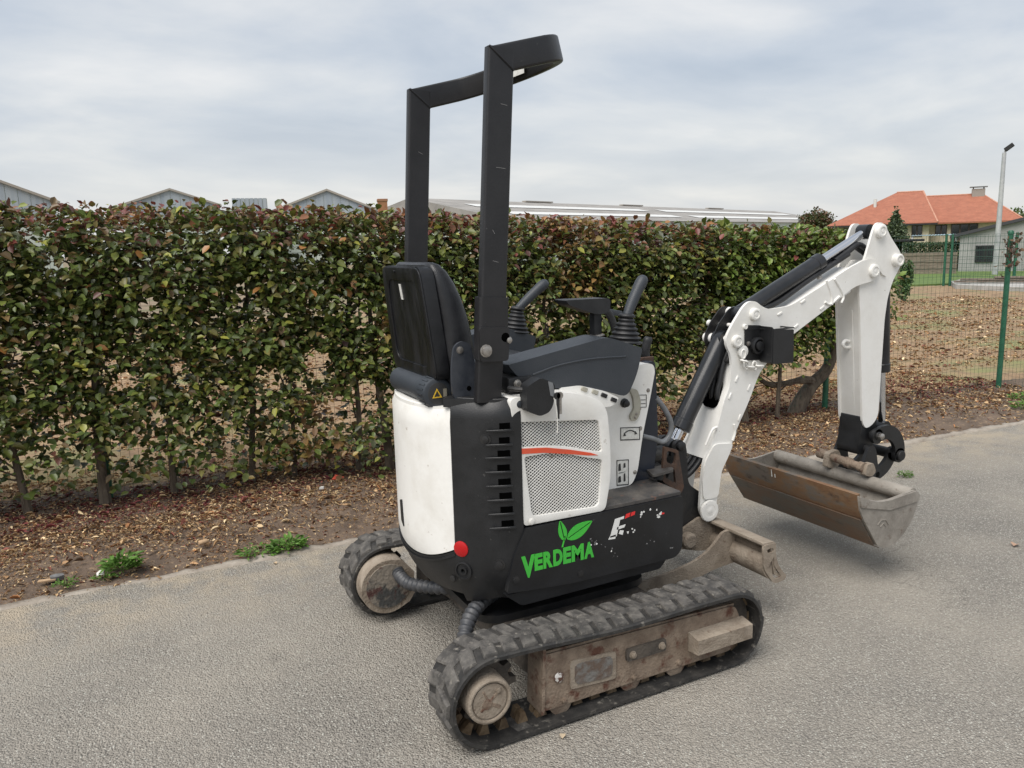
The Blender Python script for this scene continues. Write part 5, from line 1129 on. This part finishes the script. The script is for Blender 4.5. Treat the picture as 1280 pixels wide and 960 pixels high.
for a, b in (((7.3, 5, 5.32), (8.5, 0, 2.56)), ((11.9, 7.2, 4.95), (14.9, 3.4, 2.57)), ((5.2, 5, 5.33), (7.3, 5, 5.33)), ((7.6, 7.2, 4.96), (11.9, 7.2, 4.96))):
    bm = newbm(); cyl(bm, a, b, .07, n=8); obj('ridge_tiles', bm, RIDGE, rf if a[1] < 6 else rf2)
bm = newbm(); box(bm, (11.6, 7.2, 5.05), (1.0, .7, .7)); bev(bm, .02, 1); ch = obj('chimney', bm, mat('grey_chimney', (.30, .27, .24), None, rough=.9), house)
bm = newbm(); box(bm, (11.6, 7.2, 5.56), (1.35, .95, .07)); obj('chimney_cap', bm, GREYTUBE, house)
for x in (-.4, .4):
    bm = newbm(); box(bm, (11.6+x, 7.2, 5.46), (.08, .5, .18)); obj('chimney_leg', bm, DARK, house)
bm = newbm(); cyl(bm, (3.6, 2.8, 3.9), (3.6, 2.8, 4.75), .13, n=12); obj('flue', bm, WFR, house)
bm = newbm(); box(bm, (4.2, -.05, 2.42), (8.6, .14, .14)); obj('gutter', bm, DARK, house)
def window(par, u0, u1, z0, z1, v, fr=FRAMEM, mull=1):
    f_ = holed([(u0, z0), (u1, z0), (u1, z1), (u0, z1)], [[(u0+(u1-u0)*(i/mull)+.06, z0+.06), (u0+(u1-u0)*(i+1)/mull-.06, z0+.06), (u0+(u1-u0)*(i+1)/mull-.06, z1-.06), (u0+(u1-u0)*(i/mull)+.06, z1-.06)][::-1] for i in range(mull)], v-.06, v, 'y')
    w_ = obj('window', f_, fr, par)
    bm = newbm(); prism(bm, [(u0+.03, z0+.03), (u1-.03, z0+.03), (u1-.03, z1-.03), (u0+.03, z1-.03)], v-.03, v-.015, 'y'); obj('pane', bm, GLASS, w_)
window(house, 6.6, 7.4, 1.4, 2.35, .5, mull=2); window(house, 1.3, 2.0, 1.1, 2.3, .5, mull=1); window(house, 8.4, 9.3, 1.5, 2.35, 4.0, mull=2); window(house, 9.6, 11.6, 1.0, 2.38, 4.0, mull=3)

# --- grey annex with mono-pitch roof and its window
ann = framed('grey_annex', 'low grey rendered annex with sloping dark roof edge behind the gate', 'building', (28.68, 17.27), -1.0168)
REND = mat('grey_render', (.36, .36, .345), (.30, .30, .29), 1.5, .9)
bm = newbm(); prism(bm, [(0, 0), (9, 0), (9, 3.70), (0, 1.44)], 0, 7, 'y'); obj('wall', bm, REND, ann)
bm = newbm(); prism(bm, [(-.35, 1.36), (9.2, 3.76), (9.2, 3.88), (-.35, 1.48)], -.15, 7.2, 'y'); obj('roof', bm, mat('dark_roof_edge', (.045, .045, .05), None, rough=.6), ann)
window(ann, .55, 1.25, .42, 1.06, -.002, DARK, 2); window(ann, 2.2, 2.8, .1, 1.3, -.002, DARK, 1)
# --- carport / flat canopies left of it
cp = framed('carport', 'dark flat roofed carport on a white post beyond the lawn', 'carport', (30.17, 22.05), -.9477)
bm = newbm(); box(bm, (.7, 1, 1.30), (2.2, 2.2, .10)); bev(bm, .01, 1); obj('roof', bm, DARK, cp)
for u in (1.05, -.2):
    bm = newbm(); box(bm, (u, .2, .62), (.26, .26, 1.25)); bev(bm, .01, 1); obj('post', bm, REND, cp)
bm = newbm(); box(bm, (.4, 1.9, .62), (1.4, .1, 1.2)); obj('back_wall', bm, DARK, cp)
cpb = framed('blue_canopy', 'pale blue corrugated canopy roof in front of the bungalow', 'canopy', (31.6, 23.2), -.9477)
bm = newbm()
for k in range(16): prism(bm, [(1.35+k*.12, 1.50), (1.41+k*.12, 1.54), (1.47+k*.12, 1.50), (1.47+k*.12, 1.47), (1.41+k*.12, 1.51), (1.35+k*.12, 1.47)], 0, 1.6, 'y')
obj('roof', bm, mat('pale_blue_sheet', (.36, .50, .58), (.44, .55, .60), 2, .5), cpb)
for u in (1.4, 3.2):
    bm = newbm(); box(bm, (u, .1, .74), (.08, .08, 1.48)); obj('post', bm, WFR, cpb)
# --- low board wall and a gate
bw = framed('board_wall', 'weathered brown board wall at the back of the lawn', 'wall', (25.44, 18.36), -.9477)
BOARD = mat('weathered_board', (.22, .185, .145), (.16, .13, .10), 4, .9, stretch=(1, 1, 6))
for k in range(7):
    bm = newbm(); box(bm, (1.5, .02*(k % 2), .07+k*.122), (2.3, .03, .116)); bev(bm, .006, 1); obj('plank', bm, BOARD, bw)
gt_ = framed('garden_gate', 'green metal mesh gate between posts at the end of the field', 'gate', (20.6, 12.35), -.9947)
for u in (0, .16, 1.75):
    bm = newbm(); cyl(bm, (u, 0, 0), (u, 0, 1.52), .035, n=12); obj('post', bm, POSTG, gt_)
V = []; F = []
for u in np.arange(.2, 1.72, .06): wire(np.array([u, 0, .1]), np.array([u, 0, 1.45]), .003)
for z in np.arange(.1, 1.5, .19): wire(np.array([.16, 0, z]), np.array([1.75, 0, z]), .006)
np_mesh('gate_mesh', V, F, WIREG, parent=gt_)
ff = framed('garden_fence', 'green mesh panel fence running right from the garden gate', 'fence', (21.55, 10.9), -.9947)
for u in (0, 2.0, 4.0):
    bm = newbm(); cyl(bm, (u, .0, 0), (u, .0, 1.5), .03, n=10); obj('post', bm, POSTG, ff)
V = []; F = []
for u in np.arange(.05, 4, .07): wire(np.array([u, 0, .1]), np.array([u, 0, 1.45]), .003)
for z in np.arange(.1, 1.5, .19): wire(np.array([0, 0, z]), np.array([4, 0, z]), .005)
np_mesh('panel_mesh', V, F, WIREG, parent=ff)
# --- stacked planks on the slab
WOODS = mat('old_plank', (.20, .165, .13), (.13, .105, .085), 5, .9)
for i, (dx, dy, z, L, a) in enumerate(((0, 0, .19, 3.6, 0), (.1, .25, .19, 3.3, .02), (.05, .1, .25, 3.4, -.03), (.3, .3, .25, 3.0, .03), (.5, .15, .31, 2.6, .05))):
    bm = newbm(); box(bm, (0, 0, 0), (L, .18, .05)); bev(bm, .006, 1); o = obj('plank', bm, WOODS)
    o.location = (20.5+dx*.5+.6, 10.2-dx*.8, z); o.rotation_euler.z = -1.0168+a
    tag(o, ['lowest weathered plank at the front of the pile on the slab', 'lowest weathered plank at the back of the pile on the slab', 'second layer plank at the front of the pile on the slab', 'second layer plank at the back of the pile on the slab', 'short topmost plank of the pile on the slab'][i], 'plank', 'planks piled on the concrete slab')
# --- lamp post with floodlight
lamp = framed('lamp_post', 'tall galvanised lamp post with small floodlight on top', 'lamp post', (26.75, 14.72), -1.0328)
GALV = mat('galvanised_steel', (.50, .51, .51), (.42, .43, .44), 4, .45, metal=.3)
bm = newbm(); cyl(bm, (.09, 0, 0), (.09, 0, 4.25), .10, .065, n=14); obj('pole', bm, GALV, lamp)
bm = newbm(); tube(bm, [(.09, 0, 4.2), (.11, 0, 4.32), (.18, 0, 4.37)], .03, 8); obj('arm', bm, GALV, lamp)
bm = newbm(); box(bm, (.22, -.02, 4.42), (.30, .16, .14), (0, R(-38), 0)); bev(bm, .01, 1); obj('floodlight', bm, DARK, lamp)

# --- warehouses on the skyline
STEELW = mat('blue_grey_sheet', (.30, .345, .39), (.36, .40, .43), .35, .6, stretch=(6, 6, .15)); FIBRE = mat('fibre_cement_roof', (.30, .285, .265), (.23, .22, .205), .5, .85)
SKYL = mat('rooflight_sheet', (.62, .62, .60), None, rough=.5); TRIMW = mat('roof_trim', (.33, .30, .26), None, rough=.7); MINT = mat('pale_mint_wall', (.46, .52, .47), (.52, .56, .50), .3, .8)
def gable_shed(name, label, org, rot, w, zp, ze, depth, u0=0.0, pk=.5):
    g = framed(name, label, 'warehouse', org, rot, 'warehouses on the skyline'); u1 = u0+w; um = u0+w*pk
    n = max(6, int(w/.9))
    # ribbed gable cladding: one sheet per bay
    bm = newbm(); prism(bm, [(u0, 0), (u1, 0), (u1, ze), (um, zp), (u0, ze)], 0, depth, 'y'); obj('wall', bm, MINT, g)
    for k in range(n):
        a = u0+w*k/n+.02; b = u0+w*(k+1)/n-.02; top = lambda u: ze+(zp-ze)*(1-abs(u-um)/(um-u0 if u < um else u1-um))
        pts = [(a, ze-1.5), (b, ze-1.5), (b, top(b)-.02)]+([(um, zp-.02)] if a < um < b else [])+[(a, top(a)-.02)]
        bm = newbm(); prism(bm, pts, -.06, -.01, 'y'); obj('cladding_sheet', bm, STEELW, g)
    for (a, za, b, zb_) in ((u0-.35, ze-.2, um, zp), (um, zp, u1+.35, ze-.2)):
        bm = newbm(); prism(bm, [(a, za), (b, zb_), (b, zb_+.22), (a, za+.22)], -.3, depth+.3, 'y'); obj('roof', bm, TRIMW, g)
    return g
gable_shed('warehouse', 'blue grey gabled warehouse nearest left of the brick chimney', (15.27, 85.89), -.2474, 12.6, 7.95, 5.55, 25, -.6, .53)
gable_shed('warehouse', 'gabled warehouse in the middle of the left skyline', (2.87, 92.34), -.0803, 9.6, 8.45, 6.9, 25, -1.6, .5)
gable_shed('warehouse', 'gabled warehouse at the left edge of the skyline', (-8.7, 77.1), .0708, 9.0, 8.15, 6.35, 25, -4.6, .5)
fl = framed('flat_roof_shed', 'small flat topped corrugated shed between two gabled warehouses', 'warehouse', (10.56, 81.6), -.1601, 'warehouses on the skyline')
bm = newbm(); prism(bm, [(.3, 0), (3.65, 0), (3.65, 6.9), (.3, 6.9)], 0, 6, 'y'); obj('wall', bm, MINT, fl)
for k in range(8):
    bm = newbm(); prism(bm, [(.3+k*.42, 4.5), (.3+k*.42+.36, 4.5), (.3+k*.42+.36, 6.95), (.3+k*.42, 6.95)], -.08, -.01, 'y'); obj('cladding_sheet', bm, STEELW, fl)
chs = framed('brick_chimney', 'square brick chimney standing alone between the warehouses', 'chimney', (17.45, 54.4), -.2474)
bm = newbm(); box(bm, (0, 0, 2.5), (.68, .68, 5.0)); bev(bm, .02, 1); obj('stack', bm, mat('orange_brick', (.36, .17, .09), (.29, .13, .07), 3, .9), chs)
bm = newbm(); box(bm, (0, 0, 5.08), (.76, .76, .20)); bev(bm, .02, 1); obj('crown', bm, mat('orange_brick_cap', (.30, .15, .09), None, rough=.9), chs)
lw = framed('long_warehouse', 'long grey fibre cement roofed warehouse with pale rooflights above the hedge', 'warehouse', (28.23, 73.73), .3706, 'warehouses on the skyline')
bm = newbm(); LL = 84.8
v_ = [bm.verts.new(p) for p in ((-2, -13, 3.9), (LL, -13, 3.9), (LL, 0, 6.5), (-2, 0, 6.5), (LL, 13, 3.9), (-2, 13, 3.9))]
bm.faces.new((v_[0], v_[1], v_[2], v_[3])); bm.faces.new((v_[3], v_[2], v_[4], v_[5])); bm.faces.new((v_[0], v_[3], v_[5])); bm.faces.new((v_[1], v_[4], v_[2])); bm.faces.new((v_[0], v_[5], v_[4], v_[1]))
obj('roof', bm, FIBRE, lw, smooth=5)
bm = newbm(); prism(bm, [(-1.8, -12.8), (LL-.2, -12.8), (LL-.2, 12.8), (-1.8, 12.8)], 0, 3.88, 'z'); obj('wall', bm, MINT, lw)
for (a, b, y0_, y1_) in ((2, 34, -5.4, -3.6), (38, 80, -5.4, -3.6), (2, 34, -10.2, -8.4), (38, 82, -10.2, -8.4)):
    bm = newbm(); zf = lambda y: 6.5+.2*y+.06
    q = [bm.verts.new(p) for p in ((a, y0_, zf(y0_)), (b, y0_, zf(y0_)), (b, y1_, zf(y1_)), (a, y1_, zf(y1_)))]; bm.faces.new(q); obj('rooflight', bm, SKYL, lw)
for a in (18, 38, 62):
    bm = newbm(); box(bm, (a, 0, 6.58), (5, .6, .14)); obj('ridge_vent', bm, TRIMW, lw)

# --- trees and shrubs further off
def crown(name, cen, rad, n, size, pal, seed, parent, squash=None):
    r = np.random.default_rng(seed); nc = max(8, n//60); d0 = r.normal(size=(nc, 3)); d0 /= np.linalg.norm(d0, axis=1, keepdims=True); rr0 = r.random(nc)**.45
    cc_ = d0*rr0[:, None]*np.array(rad)*.9; q = cc_[r.integers(0, nc, n)]+r.normal(0, .16, (n, 3))*np.array(rad)
    if squash: q[:, :2] *= squash(q[:, 2]/rad[2])[:, None]
    pos = q+np.array(cen); d = r.normal(size=(n, 3)); nn_ = r.normal(size=(n, 3))+np.array([0, 0, .8]); c = np.array(pal)[r.integers(0, len(pal), n)]*r.uniform(.7, 1.3, (n, 1))
    Vv, Ff = leaf_arrays(pos, d, nn_, r.uniform(size*.6, size*1.3, n)); o = np_mesh(name, Vv, Ff, LEAFM, np.repeat(c, 6, 0), parent); o['kind'] = 'stuff'; return o
def tree(name, label, loc, h, rad, zc_, n, size, pal, seed, cat_='tree', squash=None, tr=.12):
    t = empty(name, label, cat_, loc); bm = newbm(); tube(bm, [(0, 0, -.1), (.02*h, 0, h*.3), (0, .02*h, h*.6), (.0, 0, h*.85)], [tr, tr*.8, tr*.5, tr*.15], 8)
    for k in range(6): a = k*1.1; tube(bm, [(0, 0, h*(.3+.08*k)), (rad[0]*.5*math.cos(a), rad[1]*.5*math.sin(a), h*(.42+.08*k))], [tr*.4, tr*.1], 5)
    obj('trunk', bm, BARK, t); crown('crown', (0, 0, zc_), rad, n, size, pal, seed, t, squash); return t
tree('round_tree', 'round topped autumn tree left of the red roofed bungalow', (61.9, 54.2, 0), 4.0, (1.6, 1.6, 1.35), 2.85, 6500, .26, [(.085, .105, .04), (.12, .095, .045), (.065, .09, .03), (.15, .085, .05)], 31)
tree('conifer', 'dark green pointed conifer in front of the bungalow', (32.1, 22.8, 0), 2.5, (.66, .66, 1.15), 1.45, 5500, .12, [(.085, .115, .05), (.10, .14, .06), (.08, .11, .065)], 32, squash=lambda z: np.clip(.95-.62*z, .1, 1.3), tr=.07)
tree('column_shrub', 'dense green columnar shrub at the edge of the lawn', (14.72, 9.3, 0), 1.0, (.16, .16, .46), .50, 2400, .055, [(.07, .13, .04), (.09, .16, .05), (.055, .10, .035)], 33, 'shrub', tr=.03)
tree('distant_tree', 'light green treetop at the right edge behind the bungalow', (76.5, 42.6, 0), 3.7, (1.5, 1.5, 1.5), 2.4, 1400, .25, [(.10, .15, .045), (.13, .17, .06)], 34)
fh = framed('clipped_hedge', 'low clipped green hedge between the carport and the annex', 'hedge', (28.59, 20.82), -.9477)
r = np.random.default_rng(35); n = 3600; pos = np.stack([r.uniform(.9, 3.1, n), r.uniform(0, .5, n), 1.19-.75*r.random(n)**1.4], 1); dd = r.normal(size=(n, 3)); nn2 = r.normal(size=(n, 3))+np.array([0, -.6, .8]); cc2 = np.array([(.04, .075, .022), (.055, .095, .03), (.035, .06, .02)])[r.integers(0, 3, n)]
Vv, Ff = leaf_arrays(pos, dd, nn2, r.uniform(.05, .09, n)); o = np_mesh('foliage', Vv, Ff, LEAFM, np.repeat(cc2, 6, 0), fh); o['kind'] = 'stuff'
bm = newbm(); box(bm, (2.0, .25, .3), (2.1, .3, .62)); obj('branches', bm, TWIG, fh)
# dry vine round the top of the near fence post
vn = empty('dry_vine', 'brown withered vine clinging to the top of the right fence post', 'plant', (6.2, 1.92, 1.2))
r = np.random.default_rng(36); bm = newbm()
for k in range(14):
    p = Vector((r.normal(0, .02), r.normal(0, .02), r.uniform(-.05, .15))); q = p+Vector((r.normal(0, .06), r.normal(0, .04), r.uniform(.05, .22))); tube(bm, [p, (p+q)/2+Vector((r.normal(0, .03), 0, .02)), q], [.004, .003, .001], 4)
obj('stems', bm, TWIG, vn); n = 90; pos = r.normal(size=(n, 3))*np.array([.05, .035, .10])+np.array([.01, 0, .14]); Vv, Ff = leaf_arrays(pos, r.normal(size=(n, 3)), r.normal(size=(n, 3)), r.uniform(.02, .05, n)); o = np_mesh('withered_leaves', Vv, Ff, LIT, np.repeat(np.array([(.13, .085, .055), (.17, .12, .08), (.10, .06, .045)])[r.integers(0, 3, n)], 6, 0), vn); o['kind'] = 'stuff'

# --- weeds, tufts and litter at the road edge
WEEDM = attr_mat('weed_leaf', .55, .25, .3)
def weed(loc, spread, n, size, seed, label, up=.5):
    r = np.random.default_rng(seed); w = empty('weed', label, 'weed', loc, 'weeds along the road edge'); a = r.uniform(0, 2*PI, n); rad = spread*np.sqrt(r.random(n))
    pos = np.stack([rad*np.cos(a), rad*np.sin(a)*.7, r.uniform(0, .035, n)*up*2], 1); d = np.stack([np.cos(a)+r.normal(0, .5, n), np.sin(a)+r.normal(0, .5, n), r.uniform(.1, 1.2, n)*up], 1)
    nn_ = np.stack([r.normal(0, .3, n), r.normal(0, .3, n), np.ones(n)], 1); c = np.array([(.10, .20, .035), (.13, .25, .05), (.08, .16, .03)])[r.integers(0, 3, n)]*r.uniform(.8, 1.2, (n, 1))
    Vv, Ff = leaf_arrays(pos, d, nn_, r.uniform(size*.5, size*1.2, n), wid=.55); o = np_mesh('leaves', Vv, Ff, WEEDM, np.repeat(c, 6, 0), w); o['kind'] = 'stuff'
    bm = newbm()
    for k in range(7): b_ = r.uniform(0, 6.28); tube(bm, [(0, 0, -.01), (spread*.3*math.cos(b_), spread*.3*math.sin(b_), .02), (spread*.7*math.cos(b_), spread*.6*math.sin(b_), .035*up*2)], [.003, .002, .001], 4)
    obj('stalks', bm, mat('weed_stalk', (.10, .15, .04), None, rough=.7), w)
weed((-1.42, 1.50, .02), .075, 150, .045, 41, 'bushy bright green weed at the soil edge left of the track', .8)
weed((-1.50, 1.44, .01), .04, 40, .03, 42, 'small green weed just left of the bushy weed beside a white scrap')
weed((-.80, 1.40, .01), .10, 90, .035, 43, 'sprawling pale green weed on the road edge behind the machine', .35)
weed((-.66, 1.375, .01), .09, 150, .04, 44, 'bright green clump of weed on the road edge nearest the rear track', .6)
weed((-1.66, 1.46, .01), .05, 45, .025, 45, 'tiny flat weed at the left edge of the photo', .4)
weed((4.30, 2.06, .02), .10, 120, .05, 46, 'green tuft beside the fence post under the hedge end', 1.2)
weed((3.03, .59, .003), .05, 110, .018, 47, 'small mossy green tuft growing on the road right of the bucket', .4)
weed((5.55, 1.33, .02), .12, 90, .04, 48, 'thin green tuft by the edging near the right fence post', .7)
weed((5.95, 1.55, .02), .16, 120, .04, 49, 'loose green patch at the foot of the right fence post', .5)
def scrap(name, loc, pts, th, m_, label, cat_, rot=(0, 0, 0)):
    bm = newbm(); prism(bm, pts, 0, th, 'z'); bev(bm, th*.3, 1); o = obj(name, bm, m_); o.location = loc; o.rotation_euler = rot; return tag(o, label, cat_)
PAPER = mat('white_scrap', (.62, .61, .58), None, rough=.7); STONE = mat('grey_stone', (.19, .19, .19), (.12, .12, .12), 30, .8); CORK = mat('tan_wood', (.48, .33, .20), (.40, .27, .16), 30, .8)
scrap('paper_scrap', (-1.515, 1.475, .03), [(-.018, -.012), (.012, -.016), (.02, .008), (0, .02), (-.016, .012)], .004, PAPER, 'white paper scrap lying beside the bushy weed', 'litter', (.4, -.3, 0))
scrap('flat_stone', (-1.70, 1.54, .02), [(-.03, -.012), (.0, -.02), (.03, -.008), (.028, .014), (0, .02), (-.026, .012)], .018, STONE, 'flat grey stone on the soil at lower left', 'stone', (.1, .1, .3))
scrap('wood_chip', (-1.74, 1.52, .025), [(-.04, -.01), (.035, -.012), (.04, .006), (-.03, .012)], .008, CORK, 'pale wood chip leaning on the flat grey stone', 'wood chip', (.1, .1, .2))
scrap('red_plastic', (-.14, 2.37, .05), [(-.045, -.012), (.03, -.02), (.05, .0), (.0, .03)], .004, mat('red_plastic', (.62, .10, .06), None, rough=.5), 'torn red plastic piece under the hedge beside the machine', 'litter', (.5, .1, .2))
scrap('white_pebble', (-.28, 2.22, .04), [(-.016, -.008), (.01, -.012), (.018, .004), (0, .012)], .012, PAPER, 'small white pebble on the leaves under the hedge', 'stone')
bm = newbm(); cyl(bm, (-.022, 0, .014), (.022, .006, .016), .013, n=12); bev(bm, .002, 1); o = obj('cork_piece', bm, CORK); o.location = (-1.04, 1.64, .02); tag(o, 'short tan wooden cylinder lying on bare soil', 'wood')
def dry_leaf(loc, L, m_c, label, rot):
    Vv, Ff = leaf_arrays(np.zeros((1, 3)), np.array([[1., 0, .05]]), np.array([[0, 0, 1.]]), np.array([L]), curl=1.6); o = np_mesh('fallen_leaf', Vv, Ff, LIT, np.repeat(np.array([m_c]), 6, 0)); o.location = loc; o.rotation_euler = (0, 0, rot); return tag(o, label, 'leaf')
dry_leaf((2.43, -.44, .008), .055, (.42, .28, .2), 'fallen pale leaf on the asphalt at the right edge', .3)
dry_leaf((-.25, -.66, .006), .03, (.55, .45, .32), 'tiny pale leaf on the asphalt below the near track frame', 1.0)
dry_leaf((-.75, 1.22, .006), .028, (.5, .38, .25), 'small pale leaf on the road behind the far track', 2.0)
